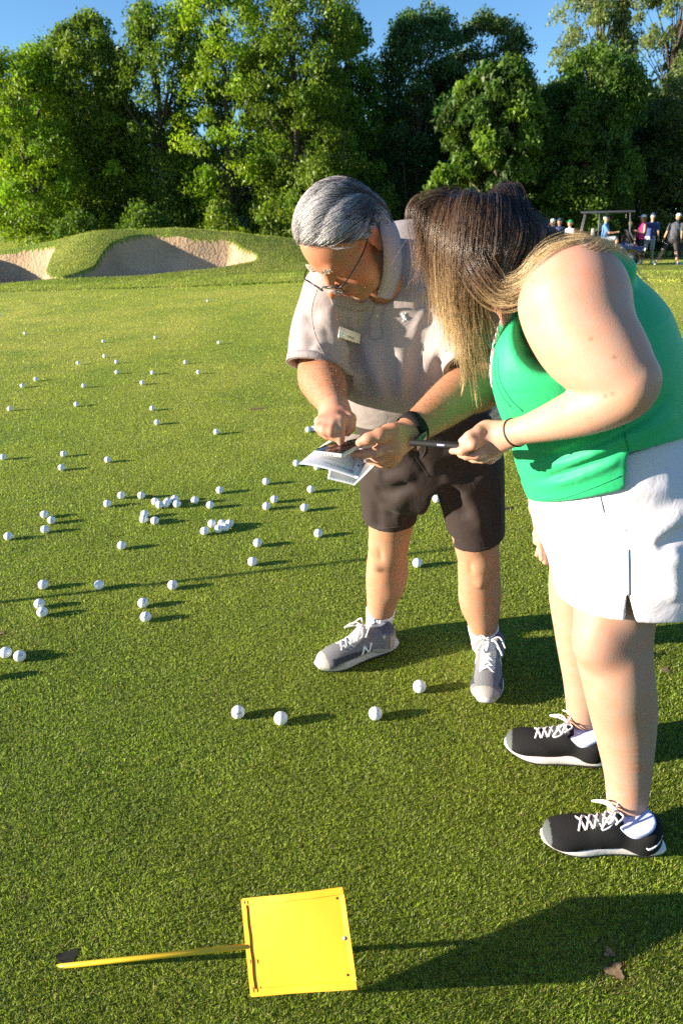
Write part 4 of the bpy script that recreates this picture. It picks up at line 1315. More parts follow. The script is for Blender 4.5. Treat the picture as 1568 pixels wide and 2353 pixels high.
o = mesh('far_road', np.stack([X, Y, land_z(X, Y) + .03], -1).reshape(-1, 3), q, simple('asphalt', (.16, .17, .20), .7, noise=.15, nscale=3)); tag(o, kind='structure')
# ------------------------------------------------------------------ golf balls, sign, small things on the green
def ball_mesh():
    bm = bmesh.new(); bmesh.ops.create_icosphere(bm, subdivisions=5, radius=.02135)
    me = bpy.data.meshes.new('golf_ball')
    N = 300; g = (1 + 5 ** .5) / 2
    i = np.arange(N); ph = np.arccos(1 - 2 * (i + .5) / N); th = 2 * np.pi * i / g
    D = np.stack([np.cos(th) * np.sin(ph), np.sin(th) * np.sin(ph), np.cos(ph)], 1)
    for v in bm.verts:
        n = np.array(v.co) / .02135
        c = float((D @ n).max()); a = math.acos(min(1, c))
        if a < .095: v.co = Vector(n * (.02135 - .00042 * (1 - (a / .095) ** 2)))
    bm.to_mesh(me); bm.free(); me.polygons.foreach_set('use_smooth', [True] * len(me.polygons))
    return me
m_ball = simple('ball_white', (.80, .80, .80), .28, coat=.35)
m_bink = simple('ball_ink', (.03, .035, .08), .5)
BM = ball_mesh(); BM.materials.append(m_ball)
def arc_print(bars, text):
    """marks printed round the ball: flat lettering wrapped on the sphere"""
    V, F = [], []
    R = .02142
    def sph(x, y): 
        a, b = x / R, y / R
        n = np.array([math.sin(a) * math.cos(b), math.sin(b), math.cos(a) * math.cos(b)]); return n * R
    for (x0, x1, y0, y1) in bars:
        n = 8; o = len(V)
        for k in range(n + 1):
            x = x0 + (x1 - x0) * k / n; V += [sph(x, y0), sph(x, y1)]
        F += [(o + 2 * k, o + 2 * k + 2, o + 2 * k + 3, o + 2 * k + 1) for k in range(n)]
    if text:
        cu = bpy.data.curves.new('t', 'FONT'); cu.body = text; cu.size = .0052; cu.align_x = 'CENTER'; cu.align_y = 'CENTER'; cu.resolution_u = 2
        t = bpy.data.objects.new('t', cu); COL.objects.link(t); bpy.context.view_layer.update(); me = bpy.data.meshes.new_from_object(t)
        bpy.data.objects.remove(t, do_unlink=True)
        o = len(V); V += [sph(v.co.x, v.co.y) for v in me.vertices]; F += [tuple(o + i for i in p.vertices) for p in me.polygons]
    me = bpy.data.meshes.new('ball_print'); me.from_pydata([tuple(v) for v in V], [], F); me.materials.append(m_bink); me.update(); return me
PM = [arc_print([(-.010, .010, .0026, .0034), (-.010, .010, -.0034, -.0026)], 'RANGE'), arc_print([], '3'), arc_print([(-.009, .009, .0012, .0019), (-.009, .009, -.0003, .0004)], ''), arc_print([(-.008, .008, -.0008, .0002)], 'GOLF')]
BALLS = [(547,1636),(645,1650),(862,1639),(963,1577),(46,1507),(14,1499),(335,1417),(329,1385),(397,1344),(228,1344),(100,1343),(91,1387),(98,1406),(580,1290),(592,1247),(958,1293),(731,1225),(280,1253),(20,1232),
 (103,1182),(119,1195),(104,1216),(247,1157),(279,1138),(325,1138),(357,1152),(367,1160),(381,1158),(386,1152),(402,1146),(407,1158),(448,1149),(505,1126),(483,1160),(333,1181),(330,1193),(356,1196),(487,1203),(470,1220),(510,1203),(502,1215),(518,1211),(527,1203),
 (612,1163),(630,1147),(611,1106),(699,1166),(714,1124),(681,1064),(708,987),(720,985),(728,1072),(992,1127),(1002,1146),(497,992),(361,970),(350,938),(8,1050),(147,1043),(142,1074),(248,1056),(23,939),(176,929),(193,886),(52,886),(83,871),(327,879),(269,855),(180,834),(268,831),(241,818),(351,856),(456,855),(426,832),(238,784),(357,775),(503,787),(58,766),(477,691),(0,723),(1245,1205),(-22,1549)]
def where(u, v, i):
    D_ = {0: 'nearest golf ball of all, left of the next near one', 1: 'near golf ball with stripes, just right of the leftmost near ball', 2: 'near golf ball below the foot gap, centred before the shoes of the man', 3: 'golf ball between the two grey shoes, closest to them',
          4: 'golf ball at the left edge, right one of a touching pair', 5: 'golf ball cut by the left edge beside its twin', 9: 'golf ball lying on the long thin pole shadow', 15: 'golf ball between the two legs of the man', 16: 'golf ball just left of the shorts hem of the man',
          48: 'golf ball half hidden by the left corner of the papers', 49: 'golf ball beside the pointing hand of the man', 50: 'golf ball partly covered by the pointing hand', 51: 'golf ball mostly hidden under the papers', 52: 'golf ball seen in the gap of the shorts', 53: 'golf ball peeking out beside the inner hem of the shorts',
          78: 'farthest golf ball on the green, near the mown edge', 79: 'far golf ball cut by the left edge of the picture', 80: 'golf ball touching the white skirt by the resting hand', 81: 'golf ball just outside the left edge casting a shadow', 66: 'golf ball resting beside a small dark hole in the turf'}
    return D_.get(i)
names_row = {}
def dirword(u, v):
    h = 'far left' if u < 130 else 'left' if u < 300 else 'left centre' if u < 480 else 'centre' if u < 640 else 'right of centre'
    d = 'far' if v < 900 else 'distant' if v < 1000 else 'middle distance' if v < 1240 else 'near'
    return h, d
ball0 = None
brg = random.Random(3)
used = {}
order = sorted(range(len(BALLS)), key=lambda i: i)
for i, (u, v) in enumerate(BALLS):
    c = G_(u, v, .0200)
    if c[1] > 5: pass
    if ball0 is None:
        o = bpy.data.objects.new('golf_ball', BM); ball0 = o
    else: o = ball0.copy()
    COL.objects.link(o)
    o.location = c.tolist(); o.rotation_euler = (brg.uniform(0, 6.3), brg.uniform(0, 6.3), brg.uniform(0, 6.3))
    lab = where(u, v, i)
    if lab is None:
        # nearest neighbours decide the wording
        dd = sorted((math.hypot(u - a, v - b), j) for j, (a, b) in enumerate(BALLS) if j != i)
        h, d = dirword(u, v)
        near = dd[0]
        a, b = BALLS[near[1]]
        if near[0] < 40:
            rel = ('left' if u < a else 'right') if abs(u - a) > abs(v - b) else ('upper' if v < b else 'lower')
            cnt = sum(1 for q in dd if q[0] < 75)
            grp = 'of the crowded cluster' if cnt > 3 else 'of the close trio' if cnt == 2 else 'of a close pair' if cnt < 2 else 'of a small cluster'
            lab = f'{rel} golf ball {grp}, {d}, {h} of green'
        else:
            rx, ry = a - u, b - v
            rel = ('left' if rx > 0 else 'right') if abs(rx) > abs(ry) else ('beyond' if ry > 0 else 'in front')
            lab = f'lone golf ball, {d}, {h} of green, ' + {'left': 'left of next one', 'right': 'right of next one', 'beyond': 'beyond next one', 'in front': 'before next one'}[rel]
        if lab in used:
            used[lab] += 1
            base = lab
            k = ['farther', 'nearer', 'leftmost', 'rightmost', 'second', 'third', 'last', 'middle'][used[base] - 1]
            lab = base.replace('golf ball', f'{k} golf ball')
        used.setdefault(lab, 0)
    tag(o, lab, 'golf ball', 'golf balls scattered on the green')
    if c[1] < 5.5:
        bpy.context.view_layer.update()
        me = PM[i % 4]
        mk = bpy.data.objects.new('ball_print', me); COL.objects.link(mk); mk.parent = o
        # turn the mark partly towards the viewer
        dv = nrm(CAM - c + np.array([brg.uniform(-.9, .9), brg.uniform(-.3, .3), brg.uniform(-.7, .9)]))
        q = Vector(dv).to_track_quat('Z', 'Y').to_matrix().to_4x4() @ Matrix.Rotation(brg.uniform(0, 6.3), 4, 'Z')
        R = o.rotation_euler.to_matrix().to_4x4()
        mk.matrix_local = R.inverted() @ q

# ---- yellow sign pushed aslant into the turf
bl, tl, br = np.array([-.191, .879, .065]), np.array([-.216, .988, .192]), np.array([.014, .849, .136])
u1 = tl - bl; u2 = br - bl; nS = nrm(np.cross(u2, u1)); u2 = u2 - nrm(u1) * (u2 @ nrm(u1))
cS = bl + u1 / 2 + u2 / 2
H1, W1 = np.linalg.norm(u1) / 2, np.linalg.norm(u2) / 2; a1, a2 = nrm(u1), nrm(u2)
if nS @ (CAM - cS) < 0: nS = -nS
def yellow(name):
    m, nt, b = node_mat(name); N, L = nt.nodes, nt.links
    tc = N.new('ShaderNodeTexCoord'); n = N.new('ShaderNodeTexNoise'); n.inputs['Scale'].default_value = 26; n.inputs['Detail'].default_value = 7; n.inputs['Roughness'].default_value = .75
    L.new(tc.outputs['Object'], n.inputs['Vector'])
    r = N.new('ShaderNodeValToRGB'); r.color_ramp.elements[0].position = .70; r.color_ramp.elements[1].position = .735
    r.color_ramp.elements[0].color = (.78, .37, .002, 1); r.color_ramp.elements[1].color = (.16, .07, .03, 1)
    L.new(n.outputs[0], r.inputs[0]); L.new(r.outputs[0], b.inputs['Base Color'])
    b.inputs['Roughness'].default_value = .42; b.inputs['Coat Weight'].default_value = .2
    n2 = N.new('ShaderNodeTexNoise'); n2.inputs['Scale'].default_value = 9; L.new(tc.outputs['Object'], n2.inputs['Vector'])
    bp = N.new('ShaderNodeBump'); bp.inputs['Strength'].default_value = .25; bp.inputs['Distance'].default_value = .01; L.new(n2.outputs[0], bp.inputs['Height']); L.new(bp.outputs[0], b.inputs['Normal'])
    return m
m_yel = yellow('yellow_paint')
m_rust = simple('rust', (.10, .045, .02), .9, noise=.4, nscale=80)
sg = empty('sign', cS - nS * .0, 'blank yellow metal sign on a thin rod stuck slantwise into the turf', 'sign')
def sheet_grid(name, o, ax, ay, nz, nx, ny, bend, thick, mat, par):
    V = []; 
    for s_ in (0, 1):
        for i in range(nx + 1):
            for j in range(ny + 1):
                s, t = i / nx * 2 - 1, j / ny * 2 - 1
                V.append(o + ax * s + ay * t + nz * (bend(s, t) - s_ * thick))
    F = []; m = (nx + 1) * (ny + 1); id_ = lambda i, j: i * (ny + 1) + j
    for i in range(nx):
        for j in range(ny):
            F.append((id_(i, j), id_(i + 1, j), id_(i + 1, j + 1), id_(i, j + 1))); F.append(tuple(m + k for k in (id_(i, j), id_(i, j + 1), id_(i + 1, j + 1), id_(i + 1, j))))
    for i in range(nx):
        for j in (0, ny): F.append((id_(i, j), id_(i + 1, j), m + id_(i + 1, j), m + id_(i, j)))
    for j in range(ny):
        for i in (0, nx): F.append((id_(i, j), id_(i, j + 1), m + id_(i, j + 1), m + id_(i, j)))
    return mesh(name, V, F, mat, par, True)
bend = lambda s, t: .0035 * (1 - s * s) * (.6 + .4 * t) + .0018 * math.sin(3.1 * s + 1.2 * t)
sheet_grid('plate', cS, a2 * W1, a1 * H1, nS, 20, 16, bend, .0012, m_yel, sg)
# folded rims on the two long sides and at the rod side
for sgn in (1, -1):
    V = []; F = []; n = 22
    for k in range(n + 1):
        s = k / n * 2 - 1; w = .0115 + .0003 * math.sin(k * .9)
        e = cS + a2 * W1 * s + a1 * (H1 + .0005) * sgn + nS * bend(s, sgn)
        V += [e - nS * .001, e + nS * .0032 + a1 * sgn * .0012, e + nS * .0030 - a1 * sgn * w, e + nS * .0016 - a1 * sgn * w]
    for k in range(n):
        for j in range(4): F.append((4 * k + j, 4 * k + (j + 1) % 4, 4 * k + 4 + (j + 1) % 4, 4 * k + 4 + j))
    F += [(3, 2, 1, 0), tuple(4 * n + j for j in range(4))]
    mesh('folded_rim', V, F, m_yel, sg, False)
V = []; F = []; n = 18
for k in range(n + 1):
    t = k / n * 2 - 1; w = .009 + .0006 * math.sin(k * 1.3)
    e = cS - a2 * (W1 + .001) + a1 * H1 * t + nS * bend(-1, t)
    V += [e - nS * .001, e + nS * .0038 - a2 * .001, e + nS * .0034 + a2 * w, e + nS * .0016 + a2 * w]
for k in range(n):
    for j in range(4): F.append((4 * k + j, 4 * k + (j + 1) % 4, 4 * k + 4 + (j + 1) % 4, 4 * k + 4 + j))
F += [(3, 2, 1, 0), tuple(4 * n + j for j in range(4))]
mesh('folded_rim', V, F, m_yel, sg, False)
for t0, t1 in ((-.92, -.80), (-.34, -.25), (.90, .98)):
    pts = [cS - a2 * (W1 - .008) + a1 * H1 * (t0 + (t1 - t0) * k / 6) + nS * (.0068 + bend(-1, t0)) for k in range(7)]
    ribbon(pts, [nS] * 7, [.0008, .002, .003, .0022, .003, .002, .0008], .0005, 'rust_patch', m_rust, sg)
for (s, t, r) in ((.86, .80, .0022), (.90, -.02, .0038), (.86, -.74, .0022)):
    c = cS + a2 * W1 * s + a1 * H1 * t + nS * bend(s, t)
    V, F = tube([c - nS * .0008, c + nS * .0009], r, 14); h = mesh('rivet', V, F, simple('rivet_grey', (.35, .35, .34), .5, metal=.3) if r > .003 else m_rust, sg, True)
base = G_(150, 2219); rod0 = base - NG * .03
roda = bl + u1 / 2
rod_dir = nrm(roda - base)
V, F = tube([base - rod_dir * .03, base, roda + a2 * .004], .0055, 12); mesh('rod', V, F, simple('rod_yellow', (.85, .52, .02), .4), sg, True)
# dark hole round the foot of the rod, other holes in the turf
def hole(u, v, r, lab, col=(.02, .015, .01), flat=.4, ang=0.0):
    c = G_(u, v); V = [c + NG * .001 - NG * .012]; n = 20; F = []
    ax = nrm(np.array([math.cos(ang), math.sin(ang), .03])); ay = nrm(np.cross(NG, ax))
    V = [c + NG * .002]
    for ring, (k, dz) in enumerate(((.6, .002), (1.0, .002))):
        for j in range(n):
            t = 2 * math.pi * j / n; rr = r * k * (1 + .22 * math.sin(3 * t + u) + .12 * math.sin(7 * t))
            V.append(c + ax * rr * math.cos(t) + ay * rr * flat * math.sin(t) + NG * dz)
    F += [(0, 1 + j, 1 + (j + 1) % n) for j in range(n)] + [(1 + j, 1 + n + j, 1 + n + (j + 1) % n, 1 + (j + 1) % n) for j in range(n)]
    o = mesh('turf_hole', V, F, simple('soil_%d' % u, col, .95, noise=.4, nscale=60)); tag(o, lab, 'hole')
hole(156, 2200, .022, 'dark hole in the turf where the yellow rod is stuck', (.008, .008, .004), .8)
hole(592, 939, .075, 'long brown gouge in the green right of the scattered balls', (.16, .08, .04), .32, .15)
hole(318, 879, .05, 'small dark hole beside a far golf ball', (.02, .02, .008), .3)
hole(1162, 1169, .04, 'small dark scuff in the green right of the shorts', (.03, .025, .01), .4, .2)
for (u, v, r, lab) in ((1412, 2232, .035, 'small bare brown patch in the shadow edge at lower right'), (1398, 2190, .02, 'smaller brown scar just above the bare patch at lower right'), (2, 1456, .022, 'brown worn spot at the left edge above two golf balls'), (1525, 1540, .03, 'brown worn spot right of the knee of the woman')):
    c = G_(u, v); n = 24; V = [c + NG * .0012]; rr = random.Random(u)
    ks = [.5 * r * (1 + .35 * math.sin(3 * t_ + u) + rr.uniform(-.2, .2)) for t_ in np.linspace(0, 6.28, n)]
    V += [c + np.array([ks[j] * math.cos(2 * math.pi * j / n), ks[j] * .9 * math.sin(2 * math.pi * j / n), 0]) + NG * .0008 for j in range(n)]
    V = [np.array([p[0], p[1], pz(p[0], p[1]) + .003]) for p in V]
    o = mesh('bare_patch', V, [(0, 1 + j, 1 + (j + 1) % n) for j in range(n)], simple('bare_soil', (.20, .13, .065), .95, noise=.5, nscale=90) if 'bare_soil' not in MAT else MAT['bare_soil']); tag(o, lab, 'bare patch')
# a thin pole beyond the left edge: only its long shadow reaches the picture
A, B_ = G_(0, 1384), G_(700, 1292)
dd = LDIR[:2] / np.linalg.norm(LDIR[:2])
pb = np.array([A[0] - dd[0] * 1.3, A[1] - dd[1] * 1.3, 0]); pb[2] = pz(pb[0], pb[1])
V, F = tube([pb - [0, 0, .05], pb + [0, 0, .78]], .011, 10)
o = mesh('marker_rod', V, F, m_yel, None, True); tag(o, 'upright rod left of the picture casting the long thin shadow across the green', 'rod')
# ------------------------------------------------------------------ the man
m_poplo = cloth('polo_cloth', (.33, .28, .275), .85, 1100., .3, .04)
m_short = cloth('shorts_cloth', (.028, .018, .0165), .75, 700., .15, .05, sheen=.1, spec=.25)
man = empty('person', G_(960, 1520), 'grey haired man in glasses, taupe polo shirt and dark brown shorts bending over a phone', 'person')
MB = Sh(.02)                                       # the body under the clothes
HM = Frame((.0230, 1.5750, 1.4380), (-.4703, -.2574, -.8441), (-.6643, -.5264, .5307), .98)
head_shape(MB, HM, 1.12)
P = W_
neck0 = HM.p(0, -.03, -.06)
nb = P(905, 622, 1.84)
MB.cap(neck0, nb, .047, .046, k=.03)
MB.cap(HM.p(0, .02, -.09), P(885, 655, 1.72), .040, .045, k=.03)   # throat
chest = P(910, 690, 1.80)
MB.cap(nb, chest, .05, .09, k=.03); MB.ell(chest, (.14, .08, .11), (1, 0, 0), (0, 1, 0))
MB.cap(chest, P(930, 900, 1.83), .09, .09, k=.05); MB.cap(P(930, 900, 1.83), P(985, 1040, 1.92), .09, .09, k=.05)
# legs
LEGS = []
SLV = Sh(.01)
for hip, knee, mid, ank in (((905, 1090, 1.93), (893, 1250, 2.00), (885, 1330, 2.05), (868, 1440, 2.13)), ((1075, 1110, 1.86), (1098, 1280, 1.90), (1104, 1370, 1.94), (1112, 1478, 2.02))):
    h, kn, mc, an = [P(*a) for a in (hip, knee, mid, ank)]
    MB.limb([(h, .085), (kn, .064), (kn * .75 + mc * .25 + [0, .006, 0], .065), (mc + [0, .01, 0], .066), (mc * .45 + an * .55, .050), (an, .0365)], k=.02)
    MB.ell(kn + [0, -.026, -.01], (.034, .030, .045), k=.04)
    fd_ = nrm([-.85, -.5, 0]) if hip[0] < 1000 else nrm([.05, -1, 0]); sd_ = np.array([-fd_[1], fd_[0], 0])
    MB.ell(kn + fd_ * .043 + [0, 0, .004], (.026, .022, .032), k=.022); MB.ell(kn + fd_ * .046 + [0, 0, -.055], (.016, .014, .024), k=.02)
    cf = kn * .62 + an * .38 - fd_ * .024
    for s__ in (-1, 1): MB.ell(cf + sd_ * .022 * s__ + [0, 0, .012 * s__], (.036, .036, .085), k=.03)
    MB.crease([kn + fd_ * .050 + sd_ * .03 + [0, 0, .03], kn + fd_ * .056 + sd_ * .036, kn + fd_ * .050 + sd_ * .03 + [0, 0, -.04]], -.004, .010)
    MB.crease([kn + fd_ * .050 - sd_ * .03 + [0, 0, .03], kn + fd_ * .056 - sd_ * .036, kn + fd_ * .050 - sd_ * .03 + [0, 0, -.04]], -.004, .010)
    for s__ in (-1, 1): MB.ell(an + sd_ * .034 * s__ + [0, 0, .0], (.013, .014, .016), k=.012)
    LEGS.append((h, kn, mc, an))
# right arm (left in the picture), pointing hand
rs, re, rw = P(762, 690, 1.74), P(730, 850, 1.70), P(768, 938, 1.46)
MB.cap(chest, rs, .07, .05, k=.04); MB.limb([(rs, .052), (re, .050), (re * .6 + rw * .4, .052), (re * .3 + rw * .7, .041), (rw, .031)], k=.02)
hb = P(771, 962, 1.43)
MB.ecap(rw, hb, (.030, .022), (.042, .020), (1, 0, 0), k=.015)
kI, kM, kR, kL = P(783, 968, 1.395), P(765, 972, 1.39), P(748, 972, 1.395), P(734, 968, 1.405)
for kk in (kI, kM, kR, kL): MB.cap(hb, kk, .020, .0115, k=.014)
finger(MB, [kI, P(781, 988, 1.378), P(781, 1004, 1.377), P(782, 1016, 1.378)], .0115, .0082)
finger(MB, [kM, P(760, 990, 1.37), P(767, 1003, 1.385), P(776, 1000, 1.40)], .0112, .0082)
finger(MB, [kR, P(744, 988, 1.375), P(752, 1000, 1.39), P(760, 997, 1.41)], .0108, .008)
finger(MB, [kL, P(731, 982, 1.385), P(738, 993, 1.40), P(747, 990, 1.42)], .0098, .0075)
finger(MB, [P(788, 950, 1.43), P(803, 962, 1.415), P(804, 980, 1.405), P(797, 994, 1.40)], .0155, .0092)
# left arm, holding the phone
ls, le, lw = P(1040, 640, 1.79), P(1112, 862, 1.60), P(946, 988, 1.43)
MB.cap(chest, ls, .07, .055, k=.04); MB.limb([(ls, .056), (le, .052), (le * .65 + lw * .35, .055), (le * .3 + lw * .7, .044), (lw, .032)], k=.02)
lh = P(905, 1018, 1.40)
MB.ecap(lw, lh, (.033, .026), (.040, .026), camdir(-.35, .9, .2), k=.016)
MB.ell(P(895, 1010, 1.395), (.036, .028, .034), k=.015)
finger(MB, [P(905, 990, 1.38), P(873, 1000, 1.365), P(846, 1008, 1.36), P(826, 1017, 1.362)], .0165, .0098, .008)
finger(MB, [P(884, 1030, 1.39), P(862, 1038, 1.375), P(836, 1043, 1.375), P(812, 1043, 1.385)], .0125, .0088)
finger(MB, [P(890, 1044, 1.40), P(868, 1054, 1.40), P(846, 1052, 1.415), P(826, 1046, 1.43)], .012, .0088)
finger(MB, [P(902, 1052, 1.41), P(880, 1064, 1.415), P(858, 1062, 1.43), P(840, 1056, 1.445)], .0115, .0085)
finger(MB, [P(914, 1050, 1.42), P(896, 1066, 1.43), P(876, 1066, 1.445), P(862, 1060, 1.455)], .0105, .008)

def man_col(V):
    c = np.tile(np.array([.36, .175, .10]), (len(V), 1))
    q = HM.loc(V)
    hd = (np.abs(q) < .2).all(1)
    r = np.zeros(len(V))
    for (x, y, z, s) in ((.05, .07, -.03, .03), (-.05, .07, -.03, .03), (0, .12, -.03, .022), (.085, -.01, -.01, .03), (0, .09, .05, .05), (.05, 0, -.07, .04)):
        r += np.exp(-((q[:, 0] - x) ** 2 + (q[:, 1] - y) ** 2 + (q[:, 2] - z) ** 2) / s ** 2)
    r = np.clip(r, 0, 1)[:, None] * hd[:, None]
    c = c * (1 - r) + np.array([.50, .19, .11]) * r
    lip = (np.exp(-((q[:, 0] / .024) ** 4 + ((q[:, 2] + .062) / .009) ** 4)) * (q[:, 1] > .085) * hd)[:, None]
    c = c * (1 - lip) + np.array([.42, .15, .11]) * lip
    # hands pinker, legs paler
    for p in (kI, kM, hb, lh, P(846, 1030, 1.38)):
        d = np.exp(-((V - p) ** 2).sum(1) / .05 ** 2)[:, None] * .8
        c = c * (1 - d) + np.array([.56, .29, .20]) * d
    leg = (V[:, 2] < .62)[:, None]
    c = np.where(leg, np.array([.40, .22, .135]), c)
    return c
DETAIL = globals().get('DETAIL', 1.0)
body_m = sdf_obj('body', MB, .0037 / DETAIL, m_skin_m, man, colfn=man_col, smooth=2)

# --- polo shirt
SH = Sh(.03)
sx = nrm([.96, -.20, .12])
spine = [((P(982, 985, 1.93)), (.21, .145)), (P(935, 900, 1.87), (.20, .150)), (P(908, 790, 1.83), (.20, .140)), (P(905, 690, 1.81), (.20, .122)), (P(918, 625, 1.82), (.165, .092))]
SH.echain(spine, sx, k=.04)
SH.ell(P(892, 860, 1.78), (.165, .12, .15), sx, (0, 1, 0), k=.06)      # belly
SH.ell(P(945, 592, 1.86), (.125, .10, .088), sx, (0, 1, 0), k=.06)      # upper back
SH.cap(P(918, 622, 1.80), P(775, 672, 1.74), .075, .068, k=.05)
SH.cap(P(918, 622, 1.82), P(1035, 622, 1.81), .082, .076, k=.05)
rc = P(722, 838, 1.645)                              # right cuff centre
SH.limb([(P(765, 675, 1.735), .073), (P(738, 760, 1.72), .075), (P(727, 830, 1.69), .072), (P(724, 860, 1.68), .071)], k=.03)
lcf = P(1086, 826, 1.60)
SH.limb([(P(1035, 622, 1.80), .080), (P(1065, 720, 1.72), .083), (P(1095, 835, 1.60), .079), (P(1102, 870, 1.58), .079)], k=.03)
SLV.limb([(P(765, 675, 1.735), .073), (P(738, 760, 1.72), .075), (P(727, 830, 1.69), .072), (P(724, 860, 1.68), .071)]); SLV.limb([(P(1035, 622, 1.80), .080), (P(1065, 720, 1.72), .083), (P(1095, 835, 1.60), .079), (P(1102, 870, 1.58), .079)])
SH.plane(P(722, 836, 1.64), nrm(P(722, 836, 1.64) - P(735, 700, 1.63)) * 1.0, 'i') if False else None
# hem: cut along a tilted plane, cuffs likewise (each only near its own opening)
def cut_near(sh, c, n, rad, r_in=None, k=.002):
    """remove what lies beyond the plane (c, n) inside a ball of radius rad round c"""
    c = np.asarray(c, float); n = nrm(n)
    def fn(Pq):
        q = Pq - c
        return np.maximum(-(q @ n), np.sqrt((q * q).sum(-1)) - rad)
    sh.p.append((fn, c, rad, 's', k))
cuffR_n = nrm(P(722, 850, 1.66) - P(735, 760, 1.70))
cuffR = P(724, 842, 1.685)
cut_near(SH, cuffR, cuffR_n, .105)
cuffL_n = nrm(P(1100, 850, 1.575) - P(1078, 770, 1.63))
cuffL = P(1092, 835, 1.595)
cut_near(SH, cuffL, cuffL_n, .115)
SH.cap(cuffR - cuffR_n * .03, cuffR + cuffR_n * .05, .060, .062, op='s', k=.003)
SH.cap(cuffL - cuffL_n * .012, cuffL + cuffL_n * .05, .060, .069, op='s', k=.003)
hem_c = P(905, 985, 1.72); hem_n = nrm(np.array([-.03, .12, -1.0]))
SH.plane(P(905, 978, 1.74), nrm(np.array([.10, .22, -1.0])), 'i', .003)
# neck opening
SH.cap(neck0, neck0 * .72 + nb * .28, .052, .044, op='s', k=.006)
SH.cap(HM.p(0, .02, -.09), P(876, 662, 1.68), .044, .038, op='s', k=.006)
# folds: px polylines laid on the surface
def folds(sh, lst, t0=.9):
    out = []
    for px, amp, w in lst:
        pts = [sh.hit(u, v, t0) for u, v in px]
        pts = [p for p in pts if p is not None]
        if len(pts) > 1: out.append((pts, amp, w))
    for pts, amp, w in out: sh.crease(catmull(pts, 2) if len(pts) > 2 else pts, amp, w)
folds(SH, [([(745, 700), (775, 770), (800, 850)], .012, .020), ([(775, 700), (800, 770), (820, 850)], -.010, .017),
           ([(712, 700), (712, 760), (722, 805)], -.006, .016), ([(720, 790), (735, 805), (748, 812)], .005, .012), ([(760, 780), (790, 840), (825, 905)], .009, .020),
           ([(820, 780), (835, 860), (860, 930)], -.007, .020), ([(838, 775), (858, 850), (885, 930)], .007, .018),
           ([(880, 790), (890, 870), (905, 940)], -.006, .018), ([(920, 780), (920, 860), (918, 930)], .007, .020), ([(955, 760), (955, 860), (935, 940)], -.008, .018),
           ([(985, 740), (990, 800), (975, 880)], .010, .020), ([(1010, 740), (1015, 800), (1000, 860)], -.012, .016), ([(880, 700), (900, 760), (905, 810)], .005, .014),
           ([(815, 715), (808, 750), (806, 790)], .005, .012), ([(838, 700), (832, 740), (830, 780)], -.005, .010),
           ([(1045, 720), (1055, 760), (1060, 790)], .006, .014),
           ([(690, 700), (705, 720), (740, 725)], -.006, .012), ([(955, 690), (985, 705), (1020, 700)], -.009, .014), ([(930, 640), (960, 665), (1010, 660)], .006, .016),
           ([(790, 730), (840, 860), (900, 960)], .004, .03),
           ([(757, 775), (785, 800), (830, 810)], .0045, .008), ([(757, 790), (790, 822), (835, 840)], -.004, .008), ([(760, 812), (795, 850), (840, 870)], .004, .008),
           ([(985, 700), (960, 740), (940, 800)], .0045, .009), ([(1000, 715), (985, 760), (965, 820)], -.0045, .009), ([(1018, 735), (1005, 790), (985, 845)], .0045, .009),
           ([(820, 900), (860, 915), (920, 920)], .004, .009), ([(830, 925), (870, 940), (925, 942)], -.0035, .008), ([(700, 745), (722, 760), (750, 765)], .004, .008),
           ([(698, 800), (720, 812), (745, 818)], -.004, .008), ([(870, 830), (875, 880), (895, 925)], .004, .008), ([(900, 800), (908, 860), (915, 905)], -.0035, .008),
           ([(1060, 700), (1075, 740), (1080, 790)], .004, .008), ([(800, 715), (790, 740), (785, 760)], .003, .006)])
polo = sdf_obj('polo_shirt', SH, .0044 / DETAIL, m_poplo, man)
# cuffs ribs
def ring_on(sh, c, n, r0, m=40, span=(0, 2 * math.pi), up=None):
    c = np.asarray(c, float); n = nrm(n); a = nrm(np.cross(n, [0.3, .2, 1])); b = np.cross(n, a)
    pts, ns = [], []
    for t in np.linspace(span[0], span[1], m):
        d = math.cos(t) * a + math.sin(t) * b
        p = c + d * r0
        for _ in range(12):
            e = float(sh.ev(p[None], p, .01)[0]); p = p - d * e
        pts.append(p); ns.append(d)
    return pts, ns
m_rib = cloth('rib_knit', (.29, .25, .255), .9, 420., .5, .03)
for cc, cn in ((cuffR, cuffR_n), (cuffL, cuffL_n)):
    pts, ns = ring_on(SLV, cc - cn * .010, cn, .07)
    ribbon(pts, ns, .018, .0022, 'cuff', m_rib, man)
